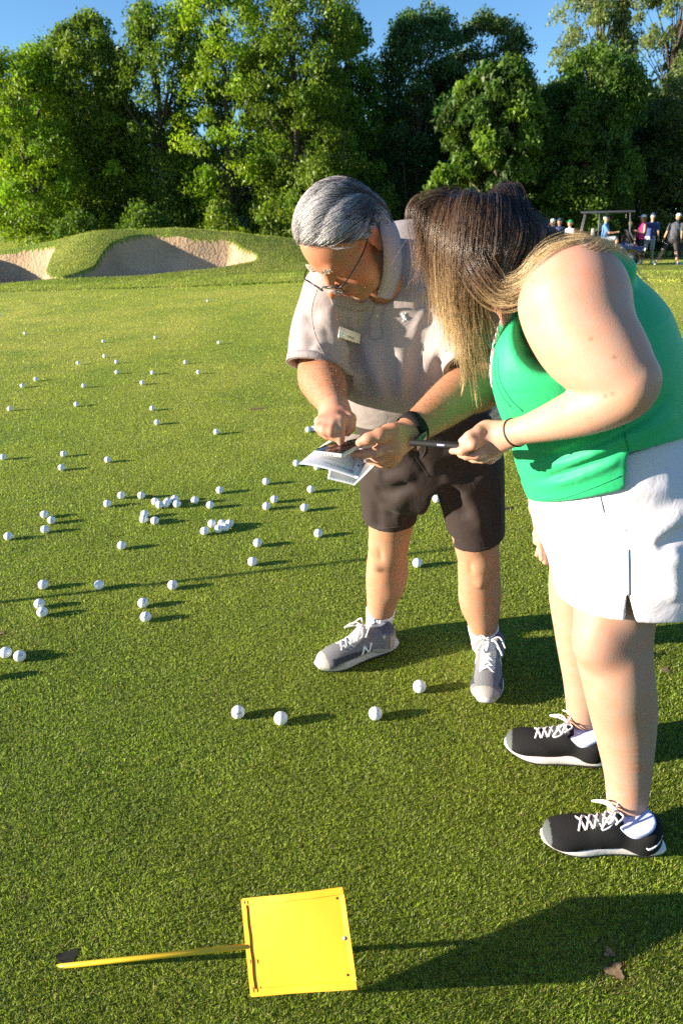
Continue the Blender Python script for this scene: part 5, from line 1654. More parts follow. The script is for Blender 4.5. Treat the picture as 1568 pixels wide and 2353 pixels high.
# collar: a folded band standing round the neck
def band(name, pa, pb, thick, mat, parent, n=5):
    """sheet between two polylines with thickness"""
    A = catmull(pa, n); B = catmull(pb, n); m = len(A); V, F = [], []
    K = 4
    for i in range(m):
        for k in range(K + 1):
            t = k / K; V.append(A[i] * (1 - t) + B[i] * t)
    V = np.array(V).reshape(m, K + 1, 3)
    du = np.gradient(V, axis=0); dv = np.gradient(V, axis=1); nn = np.cross(du, dv); nn /= np.linalg.norm(nn, axis=2)[..., None] + 1e-9
    bulge = np.sin(np.linspace(0, np.pi, K + 1))[None, :, None] * .004
    O = V + nn * (thick + bulge); I_ = V + nn * bulge
    VV = np.concatenate([O.reshape(-1, 3), I_.reshape(-1, 3)]); off = m * (K + 1)
    idx = lambda i, k: i * (K + 1) + k
    for i in range(m - 1):
        for k in range(K):
            F.append((idx(i, k), idx(i + 1, k), idx(i + 1, k + 1), idx(i, k + 1)))
            F.append((off + idx(i, k), off + idx(i, k + 1), off + idx(i + 1, k + 1), off + idx(i + 1, k)))
        F.append((idx(i, 0), off + idx(i, 0), off + idx(i + 1, 0), idx(i + 1, 0)))
        F.append((idx(i, K), idx(i + 1, K), off + idx(i + 1, K), off + idx(i, K)))
    for i in (0, m - 1):
        for k in range(K): F.append((idx(i, k), idx(i, k + 1), off + idx(i, k + 1), off + idx(i, k)))
    return mesh(name, VV, F, mat, parent, True)
def off(sh, u, v, d, t0=.9):
    p, g = on_shape(sh, sh.hit(u, v, t0)); return p + g * d
CU = [off(SH, u, v, .004) for u, v in ((888, 497), (908, 540), (914, 590), (909, 640), (893, 684))]
def dist_at(u, v):
    return min(np.linalg.norm(s_.hit(u, v, .9) - CAM) for s_ in (SH, MB))
OU = [(888, 489), (911, 532), (920, 585), (916, 632), (895, 686)]; IN = [(866, 488), (873, 530), (880, 580), (877, 632), (864, 678)]
dO = np.array([dist_at(*a) for a in OU]) - .016
dI = np.minimum(np.array([dist_at(*a) for a in IN]), dO + .01) - .034
dO = np.convolve(np.pad(dO, 1, mode='edge'), [.25, .5, .25], 'valid'); dI = np.convolve(np.pad(dI, 1, mode='edge'), [.25, .5, .25], 'valid')
CU = [CAM + nrm(ray(*a)) * d for a, d in zip(OU, dO)]; CI = [CAM + nrm(ray(*a)) * d for a, d in zip(IN, dI)]
band('collar', CI, CU, .004, m_rib, man)
CU = [off(SH, u, v, .004) for u, v in ((762, 700), (780, 706), (800, 710), (826, 714), (850, 700))]
CI = [off(SH, u, v, .012) for u, v in ((757, 682), (775, 680), (800, 688), (826, 696), (848, 692))]
band('collar', CI, CU, .004, m_rib, man)
# placket, button, name badge, stitched mark
def lay_quad(sh, corners, thick, name, mat, parent, lift=.002, nseg=1, bev=.0015):
    """flat plate through the mean plane of four view points on the shape (order: tl, tr, br, bl)"""
    Q = [sh.hit(u, v, .9) for u, v in corners]
    c = sum(Q) / 4; X = nrm((Q[1] + Q[2]) - (Q[0] + Q[3])); Y = (Q[0] + Q[1]) - (Q[2] + Q[3]); Z = nrm(np.cross(X, Y)); Y = np.cross(Z, X)
    if Z @ (CAM - c) < 0: Z = -Z
    w = np.linalg.norm((Q[1] + Q[2]) - (Q[0] + Q[3])) / 4; h = np.linalg.norm((Q[0] + Q[1]) - (Q[2] + Q[3])) / 4
    c = c + Z * lift
    o = rbox(name, c, X * w, Y * h, Z * thick, mat, parent, min(bev, thick * .8), 2)
    return o, c, X, Y, Z, w, h
seam(SH, [(866, 690), (858, 712), (850, 735), (848, 755), (853, 780), (880, 774)], .0022, .0012, 'placket_edge', m_rib, man)
seam(SH, [(884, 702), (878, 730), (877, 755), (881, 774)], .0022, .0012, 'placket_edge', m_rib, man)
m_badge = simple('badge_cream', (.80, .78, .66), .3, coat=.5)
m_badge_e = simple('badge_edge', (.45, .40, .30), .35, metal=.7)
m_ink = simple('ink_brown', (.12, .07, .03), .6)
o, c, X, Y_, Z_, w, h = lay_quad(SH, [(772, 749), (822, 766), (822, 792), (775, 776)], .0015, 'name_badge', m_badge_e, man, lift=.007)
rbox('badge_face', c + Z_ * .0013, X * w * .96, Y_ * h * .92, Z_ * .0008, m_badge, o, .0005, 1)
text_obj('badge_lettering', 'MALIK', .0085, c + Z_ * .0023 - Y_ * h * .35 + X * .001, X, Y_, m_ink, o)
def button(sh, u, v, r, mat, parent):
    h = sh.hit(u, v, .9); p, g = on_shape(sh, h)
    V, F = tube([p - g * .001, p + g * .0022], [r, r * .92], 14)
    ob = mesh('button', V, F, mat, parent, True)
    V, F = tube([p + g * .0022, p + g * .0026], r * .3, 8)
    mesh('button_hole', V, F, MAT['ink_brown'], ob, True)
seam(SH, [(918, 558), (945, 563), (985, 570), (1020, 585)], .0022, .001, 'shoulder_seam', m_rib, man)
seam(SH, [(728, 665), (716, 710), (722, 765), (748, 822)], .0018, .0006, 'sleeve_seam', m_poplo, man)
button(SH, 864, 726, .0055, simple('button_horn', (.55, .52, .42), .35), man)
h_ = SH.hit(928, 728, .9); p_, g_ = on_shape(SH, h_)
rv = []
for (dx, dz, r) in ((0, 0, .0045), (.004, .006, .0035), (-.004, -.005, .003), (.002, -.009, .0022), (-.003, .008, .0022)):
    rv.append((dx, dz, r))
ms = Sh(.003)
ux = nrm(np.cross(g_, [0, 0, 1])); uz = np.cross(ux, g_)
for dx, dz, r in rv: ms.ell(p_ + ux * dx + uz * dz, (r, r, r), k=.003)
sdf_obj('stitched_emblem', ms, .001, MAT['logo_white'], man)

# --- shorts
SO = Sh(.03)
SO.echain([(P(962, 940, 1.86), (.175, .135)), (P(980, 1010, 1.89), (.195, .145)), (P(988, 1075, 1.89), (.200, .135))], (1, .0, .05), k=.04)
SO.ecap(P(905, 1060, 1.92), P(893, 1212, 1.98), (.108, .112), (.082, .098), (1, 0, 0), k=.012)
SO.ecap(P(1070, 1070, 1.87), P(1098, 1262, 1.885), (.108, .115), (.080, .098), (1, 0, 0), k=.012)
SO.ell(P(985, 1010, 1.99), (.16, .10, .11), k=.05)
SO.ecap(P(987, 1100, 1.90), P(992, 1290, 1.92), (.012, .25), (.066, .25), (1, 0, 0), op='s', k=.012)
for kn_, c, n, r in ((0, P(893, 1212, 1.90), (.02, .10, -1), .20), (1, P(1100, 1262, 1.80), (.22, .12, -1), .20)):
    cut_near(SO, c, n, r)
LG = LEGS
SO.ecap(P(895, 1150, 1.96), P(891, 1290, 2.02), (.066, .080), (.076, .094), (1, 0, 0), op='s', k=.003)
SO.ecap(P(1093, 1190, 1.88), P(1102, 1330, 1.90), (.064, .080), (.074, .094), (1, 0, 0), op='s', k=.003)
SO.plane(P(960, 965, 1.70) + [0, 0, .03], (.0, -.1, 1), 'i', .003)
folds(SO, [([(960, 1085), (900, 1100), (850, 1090)], .012, .020), ([(950, 1105), (900, 1130), (855, 1125)], -.012, .018), ([(940, 1125), (900, 1165), (860, 1170)], .010, .018),
           ([(1000, 1060), (1050, 1090), (1120, 1080)], -.010, .018), ([(1010, 1085), (1060, 1115), (1130, 1110)], .012, .018), ([(1015, 1110), (1050, 1150), (1070, 1200)], -.012, .020),
           ([(1050, 1130), (1090, 1160), (1110, 1230)], .012, .020), ([(880, 1020), (920, 1035), (960, 1030)], .008, .016), ([(1020, 1030), (1060, 1040), (1110, 1030)], .009, .016),
           ([(1120, 1130), (1130, 1180), (1135, 1240)], -.009, .018), ([(870, 1150), (865, 1190), (870, 1220)], -.009, .018), ([(920, 1140), (915, 1180), (920, 1215)], .009, .018),
           ([(840, 1060), (860, 1080), (880, 1085)], .008, .014), ([(940, 1020), (965, 1060), (985, 1095)], -.008, .010)])
shorts = sdf_obj('shorts', SO, .0046 / DETAIL, m_short, man)
m_short2 = simple('shorts_stitch', (.028, .022, .021), .8)
seam(SO, [(944, 1010), (950, 1040), (960, 1060), (985, 1095)], .0025, .0012, 'fly_seam', m_short2, man)
seam(SO, [(974, 1012), (976, 1035), (968, 1052)], .0025, .0012, 'fly_seam', m_short2, man)
seam(SO, [(846, 1208), (880, 1214), (920, 1208), (950, 1188)], .002, .0010, 'hem_stitch', m_short2, man)
seam(SO, [(1050, 1240), (1085, 1258), (1120, 1258), (1152, 1225)], .002, .0010, 'hem_stitch', m_short2, man)
seam(SO, [(1135, 1050), (1148, 1120), (1150, 1210)], .002, .0010, 'side_seam', m_short2, man)

# --- socks and shoes
def sock(ank, kn, toe_fr, top, mat, parent, r0=.041, name='sock'):
    s_ = Sh(.012)
    d = nrm(kn - ank)
    s_.chain([(ank + d * top, r0 * 1.26), (ank, r0 * 1.02), (toe_fr.p(0, -.01, .05), .036)], k=.012)
    s_.plane(ank + d * (top - .002), d)
    def rib(Pq):
        q = Pq - ank; z = q @ d; q2 = q - z[..., None] * d
        a = np.arctan2(q2 @ nrm(np.cross(d, [1, 0, 0])), q2 @ nrm(np.cross(d, np.cross(d, [1, 0, 0]))))
        return .0009 * np.sin(a * 26) * (z > .0)
    s_.disp(rib)
    return sdf_obj(name, s_, .0025, mat, parent)
def foot_frame(toe, heel):
    a = G_(*toe); b = G_(*heel); f = nrm(a - b)
    L = np.linalg.norm(a - b)
    return a, b, f, L
def make_foot(toe, heel, kind, side, sc, lift=.0):
    a, b, f, L = foot_frame(toe, heel)
    c = b + f * .085 * sc
    c = c + NG * (.002 + lift)
    fr = Frame(c, f, NG, sc)
    return fr
frA = make_foot((745, 1541), (905, 1488), 'grey', -1, 1.0)
frB = make_foot((1113, 1618), (1124, 1500), 'grey', 1, 1.0)
for fr, sd, lg in ((frA, -1, LEGS[0]), (frB, 1, LEGS[1])):
    up, _f, shs = shoe(man, fr, 'grey', sd)
    for a_ in (-1, 1):                               # the letter on each side
        def on_side(y, z):
            p = fr.p(.08 * a_, y, z)
            for _ in range(25):
                d = float(shs.ev(p[None], p, .01)[0]); p = p - fr.X * a_ * d * .8
            return p
        L3 = [[(.062, .040), (.050, .074)], [(.050, .074), (.034, .042)], [(.034, .042), (.022, .078)]]
        for seg in L3:
            (y0, z0), (y1, z1) = seg
            pts = [on_side(y0 + (y1 - y0) * t, z0 + (z1 - z0) * t) for t in np.linspace(0, 1, 6)]
            ribbon(pts, [fr.X * a_] * 6, .007, .0016, 'side_letter', MAT['logo_white'], up)
    sock(lg[3], lg[2], fr, .098, MAT['sock_white'], man)
# hair: a close cap with strands combed back over it
HC = Sh(.02)
s = HM.sc
HC.ell(HM.p(0, .002, .037), (.081 * s, .095 * s, .085 * s), HM.X, HM.Y)
HC.ell(HM.p(0, -.042, -.01), (.070 * s, .055 * s, .065 * s), HM.X, HM.Y)
for sx_ in (-1, 1): HC.ell(HM.p(sx_ * .067, .010, .02), (.014 * s, .030 * s, .030 * s), HM.X, HM.Y)
HC.plane(HM.p(0, .078, .094), HM.Z * -.66 + HM.Y * .75)
sdf_obj('hair_cap', HC, .003, m_hairbase, man, colfn=lambda V: np.tile(np.array([.10, .075, .07]), (len(V), 1)))
def man_hair(n=15000):
    rg = np.random.default_rng(5); m = 9
    v, q = mapper(HC, .006, *bounds(HC))
    L = HM.loc(v)
    keep = (.75 * (L[:, 1] - .078) - .66 * (L[:, 2] - .094) < -.003)
    v = v[keep]; i = rg.integers(0, len(v), n); p = v[i] + rg.normal(0, .0018, (n, 3))
    def grad(p):
        e = 1e-3; g = np.stack([HC.ev(p + d) - HC.ev(p - d) for d in np.eye(3) * e], 1)
        return g / (np.linalg.norm(g, axis=1)[:, None] + 1e-9)
    L = HM.loc(p); X, Y, Z = L.T
    side = (np.abs(X) > .055) & (Z < .06)
    length = rg.uniform(.030, .065, n) * np.where(Z < .02, .42, 1.0) * np.where(side, .55, 1)
    clump = .22 * np.sin(X * 95 + 2 * np.sin(Y * 35)) + .2 * np.sin(X * 43 + Y * 30)
    dl = np.stack([clump * .4 + X * .6 + .85, -np.ones(n), -.15 - .9 * (Z < .03)], 1)
    dl[:, 0] += rg.normal(0, .10, n); dl[:, 2] += rg.normal(0, .08, n)
    d = dl[:, :1] * HM.X + dl[:, 1:2] * HM.Y + dl[:, 2:3] * HM.Z
    S = [p]
    for k in range(1, m):
        g = grad(S[-1]); dd = d - (d * g).sum(1)[:, None] * g; dd /= np.linalg.norm(dd, axis=1)[:, None]
        nx = S[-1] + dd * (length / (m - 1))[:, None]
        e = HC.ev(nx); lift = .001 + (.0045 + .003 * np.sin(X * 120 + Y * 25)) * math.sin(k / (m - 1) * 2.5)
        S.append(nx - g * (e - lift)[:, None])
    S = np.stack(S, 1)
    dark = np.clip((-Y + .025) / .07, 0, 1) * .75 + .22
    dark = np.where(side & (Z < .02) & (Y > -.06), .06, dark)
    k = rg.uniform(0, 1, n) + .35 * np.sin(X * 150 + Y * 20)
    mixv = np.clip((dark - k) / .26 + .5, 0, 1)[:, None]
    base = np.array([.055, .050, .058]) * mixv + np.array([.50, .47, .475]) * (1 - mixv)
    base = base * rg.uniform(.65, 1.3, n)[:, None]
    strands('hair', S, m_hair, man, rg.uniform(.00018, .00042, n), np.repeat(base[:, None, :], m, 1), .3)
man_hair()
# eyebrows
def brow_hair():
    rg = np.random.default_rng(8); S = []
    for sx_ in (-1, 1):
        for i in range(150):
            t = rg.uniform(0, 1); x = sx_ * (.012 + .036 * t)
            p, g = on_shape(MB, HM.p(x, .098, .024 + .008 * math.sin(t * 2.4) + rg.normal(0, .0022)))
            d = nrm(sx_ * HM.X * (.5 + t) + HM.Z * rg.normal(.35, .3) + g * .5)
            S.append([p + d * .010 * j / 3 + g * .001 * math.sin(j) for j in range(4)])
    S = np.array(S); C = np.ones((len(S), 4, 3)) * np.array([.60, .52, .42]) * rg.uniform(.5, 1.2, (len(S), 1, 1))
    strands('eyebrows', S, m_hair, man, .0005, C)
brow_hair()
# arm hair, fair
def arm_hair(segs, n, col, ln=.012, name='arm_hair', body=MB, par=man):
    rg = np.random.default_rng(9); S = []
    for a, b, r in segs:
        d = nrm(b - a); u_ = nrm(np.cross(d, [0.2, .1, 1])); v_ = np.cross(d, u_)
        for i in range(n):
            t = rg.uniform(0, 1); an = rg.uniform(0, 6.28); nn = math.cos(an) * u_ + math.sin(an) * v_
            if nn @ (CAM - a) < -.1: continue
            p = a + (b - a) * t + nn * r
            e = float(body.ev(p[None], p, .01)[0]); p = p - nn * e
            dr = nrm(d * .8 + nn * .35 + rg.normal(0, .45, 3))
            S.append([p + dr * ln * j / 3 * rg.uniform(.8, 1.1) - nn * .002 * (j / 3) ** 2 for j in range(4)])
    S = np.array(S); C = np.ones((len(S), 4, 3)) * np.array(col) * rg.uniform(.6, 1.2, (len(S), 1, 1))
    strands(name, S, m_hair, par, .00013, C)
arm_hair([(re, rw, .05), (le, lw, .05)], 2600, (.42, .22, .10), .009)
# glasses
m_metal = simple('dark_metal', (.03, .03, .035), .35, metal=.8)
def glass_mat():
    m, nt, b = node_mat('clear_lens'); b.inputs['Transmission Weight'].default_value = 1.0; b.inputs['Roughness'].default_value = .0
    b.inputs['IOR'].default_value = 1.15; b.inputs['Base Color'].default_value = (.97, .98, 1, 1); return m
m_lens = glass_mat()
gl = bpy.data.objects.new('glasses', None); COL.objects.link(gl)
gv, gf = [], []
def addg(pts, r, n=6, closed=False):
    v_, f_ = tube(pts, r, n, closed); o = sum(len(a) for a in gv); gv.append(v_); gf.extend([tuple(i + o for i in q) for q in f_])
zc = -.003
for sx_ in (-1, 1):
    ring = []
    for t in np.linspace(0, 2 * math.pi, 28, endpoint=False):
        x = .0350 + .0270 * math.copysign(abs(math.cos(t)) ** .75, math.cos(t)); z = zc + .0155 * math.copysign(abs(math.sin(t)) ** .75, math.sin(t))
        ring.append(HM.p(sx_ * x, .124 - .9 * x * x * 5 * .6, z))
    top = [p for p in ring[:15]]
    addg(ring, .0011, 6, True)
    V = np.array(ring + [sum(ring) / len(ring)]); F = [(i, (i + 1) % 28, 28) for i in range(28)]
    # lens with thickness
    V2 = np.concatenate([V, V + HM.Y * .0018]); F2 = F + [(b + 29, a + 29, c + 29) for a, b, c in F] + [(i, i + 29, (i + 1) % 28 + 29, (i + 1) % 28) for i in range(28)]
    globals().setdefault('LENS', []).append((V2, F2))
    addg(catmull([HM.p(sx_ * .062, .116, zc + .008), HM.p(sx_ * .072, .111, zc + .009), HM.p(sx_ * .079, .09, zc + .008), HM.p(sx_ * .083, .03, zc + .006), HM.p(sx_ * .084, -.005, zc + .014), HM.p(sx_ * .082, -.02, zc - .004)], 4), .0016)
addg(catmull([HM.p(-.009, .1235, zc + .004), HM.p(0, .1265, zc + .007), HM.p(.009, .1235, zc + .004)], 4), .0013)
bpy.data.objects.remove(gl, do_unlink=True)
gl = mesh('glasses', np.concatenate(gv), gf, m_metal, None, True); tag(gl, 'thin dark rimmed glasses low on the nose of the grey haired man', 'glasses')
for V2, F2 in LENS: mesh('lens', V2, F2, m_lens, gl, True)
# watch
wd = nrm(lw - le)
m_strap = simple('watch_strap', (.010, .009, .010), .8, spec=.15, bump=.4, bscale=600)
wc = P(946, 985, 1.43)
pts, ns = ring_on(MB, wc, wd, .035, 36)
wt = ribbon(pts, ns, .024, .0032, 'wristwatch', m_strap, None); tag(wt, 'black smart watch with a wide strap on the left wrist of the man', 'watch')
wp, wg = on_shape(MB, P(962, 1010, 1.40))
rbox('watch_case', wp + wg * .006, nrm(np.cross(wg, wd)) * .017, wd * .019, wg * .005, simple('watch_case', (.015, .015, .017), .2, coat=.6), wt, .004, 3)

# --- phone and papers
pc = np.array([P(735, 1036, 1.375), P(794, 1043, 1.335), P(838, 1009, 1.41), P(797, 1006, 1.46)])
X = nrm(pc[1] - pc[0]); c = pc.mean(0); Yv = (pc[3] + pc[2] - pc[0] - pc[1]); Z = nrm(np.cross(X, Yv)); Yv = np.cross(Z, X)
if Z[2] < 0: Z = -Z
wX = .0385; hY = .062
m_case = simple('clear_case', (.42, .42, .40), .25, coat=.6)
m_scr = simple('dark_screen', (.02, .014, .014), .06, coat=1.0)
ph = rbox('smartphone', c, X * wX, Yv * hY, Z * .0048, m_case, None, .004, 3); tag(ph, 'phone in a clear case held flat and tapped by the man', 'phone')
rbox('screen', c + Z * .0046, X * (wX - .003), Yv * (hY - .003), Z * .0008, m_scr, ph, .0007, 1)
for j in range(4): rbox('case_slot', c + X * (wX) * 0 - Yv * (hY + .0002) + X * (-.012 + .008 * j), X * .0022, Yv * .0006, Z * .0012, simple('slot', (.08, .08, .08), .5) if j == 0 else MAT['slot'], ph, .0004, 1)
m_paper = simple('paper_white', (.66, .67, .71), .8)
m_print = simple('print_grey', (.30, .32, .42), .8)
m_pink = simple('print_green', (.06, .12, .13), .8)
m_pen = simple('pen_ink', (.03, .03, .05), .7)
def sheet(corners, name, lab, lift, seed, mat):
    A, B, C, D = [np.asarray(a) for a in corners]           # far-left, far-right, near-right, near-left
    n = 14; V = []
    for i in range(n + 1):
        for j in range(n + 1):
            s_, t_ = i / n, j / n
            p = (A * (1 - s_) + B * s_) * (1 - t_) + (D * (1 - s_) + C * s_) * t_
            p = p + np.array([0, 0, 1]) * (lift + .006 * math.sin(s_ * 3 + seed) * math.sin(t_ * 2.5 + seed) + .004 * math.sin(3 * s_ * t_ + seed))
            V.append(p)
    V = np.array(V); F = []
    for i in range(n):
        for j in range(n): F.append((i * (n + 1) + j, (i + 1) * (n + 1) + j, (i + 1) * (n + 1) + j + 1, i * (n + 1) + j + 1))
    m = len(V); nn = nrm(np.cross(B - A, D - A)); 
    if nn[2] < 0: nn = -nn
    V2 = np.concatenate([V + nn * .00015, V - nn * .00015]); F2 = F + [tuple(x + m for x in f[::-1]) for f in F]
    for k in range(n):
        for a, b in ((k * (n + 1), (k + 1) * (n + 1)), (k * (n + 1) + n, (k + 1) * (n + 1) + n), (k, k + 1), (n * (n + 1) + k, n * (n + 1) + k + 1)):
            F2.append((a, b, b + m, a + m))
    o = mesh(name, V2, F2, mat, None, True); tag(o, lab, 'paper')
    def at(s_, t_, up=.0006):
        p = (A * (1 - s_) + B * s_) * (1 - t_) + (D * (1 - s_) + C * s_) * t_
        return p + np.array([0, 0, 1]) * (lift + .006 * math.sin(s_ * 3 + seed) * math.sin(t_ * 2.5 + seed) + .004 * math.sin(3 * s_ * t_ + seed)) + nn * up
    return o, at, nn
cA, cB, cC, cD = P(755, 1016, 1.50), P(856, 1040, 1.44), P(820, 1098, 1.315), P(687, 1068, 1.345)
pp, at, nn = sheet((cA, cB, cC, cD), 'paper_sheet', 'white printed score sheet with handwriting under the tapped phone', 0, .5, m_paper)
sheet((cA + [.01, .01, -.012], cB + [.012, .0, -.014], P(813, 1112, 1.33), P(752, 1094, 1.34)), 'paper_sheet', 'second blank white sheet sticking out below the printed one', -.004, 1.7, m_paper)
# lines of print are read from the far side, so they run upside down for the camera
def pr(s, s_, t_, size, mat=m_print, nm='printed_line'):
    p = at(s_, t_); Xr = nrm(at(s_ - .05, t_) - at(s_ + .05, t_)); Yr = nrm(at(s_, t_ + .05) - at(s_, t_ - .05))
    text_obj(nm, s, size, p, Xr, Yr, mat, pp, off=0)
pr('Distance Meter', .62, .86, .0105, m_pink, 'printed_heading')
for i, (s_, t_, tx) in enumerate(((.45, .40, 'LONGEST DRIVE MEN'), (.44, .48, 'LONGEST DRIVE WOMEN'), (.44, .56, 'CLOSEST TO PIN'), (.45, .64, 'CLOSEST TO PIN'), (.50, .72, 'PUTTING CONTEST'), (.22, .50, 'TEAM SCORE'), (.20, .60, 'TOTAL  10'))):
    pr(tx, s_, t_, .0062)
def scribble(pts, r=.0006):
    V, F = tube(catmull([at(a, b, .0008) for a, b in pts], 6), r, 5); mesh('pen_stroke', V, F, m_pen, pp)
scribble([(.93, .45), (.86, .40), (.78, .42), (.74, .50), (.78, .56), (.80, .60)])
scribble([(.93, .45), (.97, .52), (.95, .60), (.90, .62), (.93, .66)])
scribble([(.83, .60), (.84, .72), (.86, .84)]); scribble([(.80, .84), (.84, .90), (.90, .86)])
scribble([(.55, .22), (.62, .28), (.58, .30), (.66, .26), (.72, .30)]); scribble([(.20, .40), (.26, .34), (.30, .38), (.35, .34)])
scribble([(.30, .24), (.36, .20), (.40, .26), (.46, .20)])
# white tissue in the back pocket
pk = P(1140, 948, 1.80)
tv = Sh(.004); tv.ell(pk, (.018, .008, .022)); tv.ell(pk + [.008, -.004, -.018], (.012, .006, .014)); tv.disp(lambda q: .004 * np.sin(q[..., 0] * 300) * np.sin(q[..., 2] * 260))
o = sdf_obj('paper_tissue', tv, .0018, m_paper, None); tag(o, 'crumpled white paper sticking out at the waist of the dark brown shorts', 'tissue')
# ------------------------------------------------------------------ the woman
m_tank = cloth('tank_cloth', (.016, .39, .145), .6, 1200., .2, .03, sheen=.25, spec=.3, sss=.0)
m_skirt = cloth('skirt_cloth', (.60, .575, .63), .8, 900., .2, .02)
P = W_
wom = empty('person', G_(1420, 1830), 'long haired woman in green sleeveless top and white skirt leaning in with a black phone', 'person')
WB = Sh(.02)
HW = Frame((.2820, 1.4190, 1.399), (-.8241, .4074, -.3935), (-.5521, -.4227, .7187), .92)
head_shape(WB, HW, .95)
nw = P(1235, 625, 1.40)
WB.cap(HW.p(0, -.03, -.05), nw, .052, .058, k=.03)
c1 = P(1310, 745, 1.37); c2 = P(1345, 880, 1.35); c3 = P(1380, 1010, 1.36); c4 = P(1425, 1140, 1.37)
WB.cap(nw, c1, .07, .12, k=.05); WB.cap(c1, c2, .12, .13, k=.05); WB.cap(c2, c3, .12, .12, k=.05); WB.cap(c3, c4, .12, .13, k=.05)
# near arm
ws, we, ww = P(1314, 697, 1.175), P(1440, 880, 1.075), P(1186, 993, 1.20)
WB.cap(c1, ws, .08, .07, k=.05)
WB.ell(P(1318, 682, 1.18), (.083, .075, .082), k=.03)
WB.ell(P(1345, 700, 1.27), (.065, .07, .072), k=.05)                     # shoulder blade
WB.chain2 = None
def chain_s(sh, pts, k=.03):
    for i, ((a, ra), (b, rb)) in enumerate(zip(pts[:-1], pts[1:])):
        sh.cap(a, b, ra, rb, 'u', k if i == 0 else .006)
WB.limb([(ws, .078), (P(1338, 765, 1.145), .081), (P(1386, 825, 1.11), .070), (we, .049)], k=.03)
WB.limb([(P(1448, 872, 1.075), .045), (P(1430, 903, 1.075), .046), (P(1360, 935, 1.10), .044), (P(1270, 968, 1.15), .034), (ww, .0225)], k=.004)
# far arm (mostly hidden) and the hand resting on the thigh
fs = P(1230, 720, 1.56); fe = P(1262, 990, 1.66); fw = P(1238, 1165, 1.55)
WB.cap(c1, fs, .08, .06, k=.04); chain_s(WB, [(fs, .06), (fe, .045), (fw, .026)])
fh = P(1240, 1205, 1.53)
WB.ecap(fw, fh, (.025, .02), (.034, .016), (0, 1, 0), k=.012)
finger(WB, [fh, P(1232, 1225, 1.515), P(1229, 1245, 1.51)], .012, .0078)
for a, b, dy in ((1240, 1285, 0.0), (1247, 1292, .018), (1243, 1275, .034)):
    finger(WB, [fh, P(a, 1245, 1.50 + dy), P(b - 42, b, 1.49 + dy)], .0105, .007)
# near hand with the black phone
wh = P(1128, 1008, 1.235)
WB.ecap(ww, wh, (.022, .020), (.036, .021), camdir(.1, .9, .25), k=.014)
WB.ell(P(1112, 1008, 1.24), (.030, .024, .032), k=.012)
finger(WB, [P(1120, 990, 1.235), P(1098, 992, 1.225), P(1078, 1001, 1.22), P(1060, 1013, 1.222)], .0125, .0074)
finger(WB, [P(1112, 1010, 1.225), P(1086, 1022, 1.21), P(1062, 1036, 1.215), P(1038, 1036, 1.235)], .0110, .0072)
finger(WB, [P(1118, 1030, 1.23), P(1096, 1044, 1.22), P(1072, 1047, 1.23), P(1056, 1044, 1.25)], .0105, .0072)
finger(WB, [P(1128, 1042, 1.24), P(1108, 1054, 1.235), P(1088, 1054, 1.25), P(1074, 1050, 1.265)], .0100, .007)
finger(WB, [P(1142, 1044, 1.25), P(1126, 1056, 1.25), P(1108, 1057, 1.265)], .0095, .0068)
# legs
WL = []
for hip, th, knee, mid, ank, y0 in (((1420, 1170, 1.30), (1415, 1330, 1.285), (1407, 1475, 1.255), (1430, 1640, 1.255), (1438, 1868, 1.26), 0), ((1390, 1170, 1.50), (1335, 1330, 1.52), (1335, 1450, 1.52), (1345, 1560, 1.535), (1337, 1700, 1.555), 1)):
    h, t_, kn, mc, an = [P(*a) for a in (hip, th, knee, mid, ank)]
    if y0 == 0: WB.limb([(h, .086), (t_, .087), (kn, .080), (P(1418, 1560, 1.24), .076), (mc, .072), (P(1440, 1770, 1.26), .054), (an, .0445)], k=.03)
    else: WB.limb([(h, .10), (t_, .080), (kn, .068), (mc, .060), (P(1340, 1640, 1.545), .046), (an, .037)], k=.03)
    WL.append((h, t_, kn, mc, an))
WB.ell(P(1372, 1470, 1.225), (.050, .05, .062), k=.03)                 # kneecap
WB.ell(WL[0][4] + [.0, -.035, .015], (.016, .014, .020), k=.015)
def wom_col(V):
    c = np.tile(np.array([.46, .275, .195]), (len(V), 1))
    for p, r, m_ in ((P(1330, 600, 1.13), .10, .35), (P(1128, 1008, 1.22), .045, .4), (we, .05, .3), (P(1060, 1030, 1.22), .03, .5), (P(1380, 1480, 1.2), .06, .2)):
        d = np.exp(-((V - p) ** 2).sum(1) / r ** 2)[:, None] * m_
        c = c * (1 - d) + np.array([.50, .22, .16]) * d
    q = HW.loc(V)
    hd = ((np.abs(q) < .2).all(1))[:, None]
    c = np.where(hd, np.array([.58, .32, .22]), c)
    c = np.where((V[:, 2] < .9)[:, None], c * .93, c)
    for p in (P(1060, 1009, 1.214),):
        d = (np.exp(-((V - p) ** 2).sum(1) / .0062 ** 2)[:, None] > .4) * .9
        c = c * (1 - d) + np.array([.72, .62, .60]) * d
    rg = np.random.default_rng(4)                        # a few moles
    for (u, v, Y) in ((1452, 693, 1.1), (1222, 646, 1.1), (1405, 905, 1.0), (1410, 820, 1.03), (1389, 910, 1.0), (1290, 934, 1.1), (1356, 778, 1.05)):
        h = MOLE.hit(u, v, .6)
        if h is not None:
            d = np.exp(-((V - h) ** 2).sum(1) / .0028 ** 2)[:, None] * .8
            c = c * (1 - d) + np.array([.22, .09, .05]) * d
    return c
MOLE = WB
sdf_obj('body', WB, .0036 / DETAIL, m_skin_w, wom, colfn=wom_col, smooth=3)

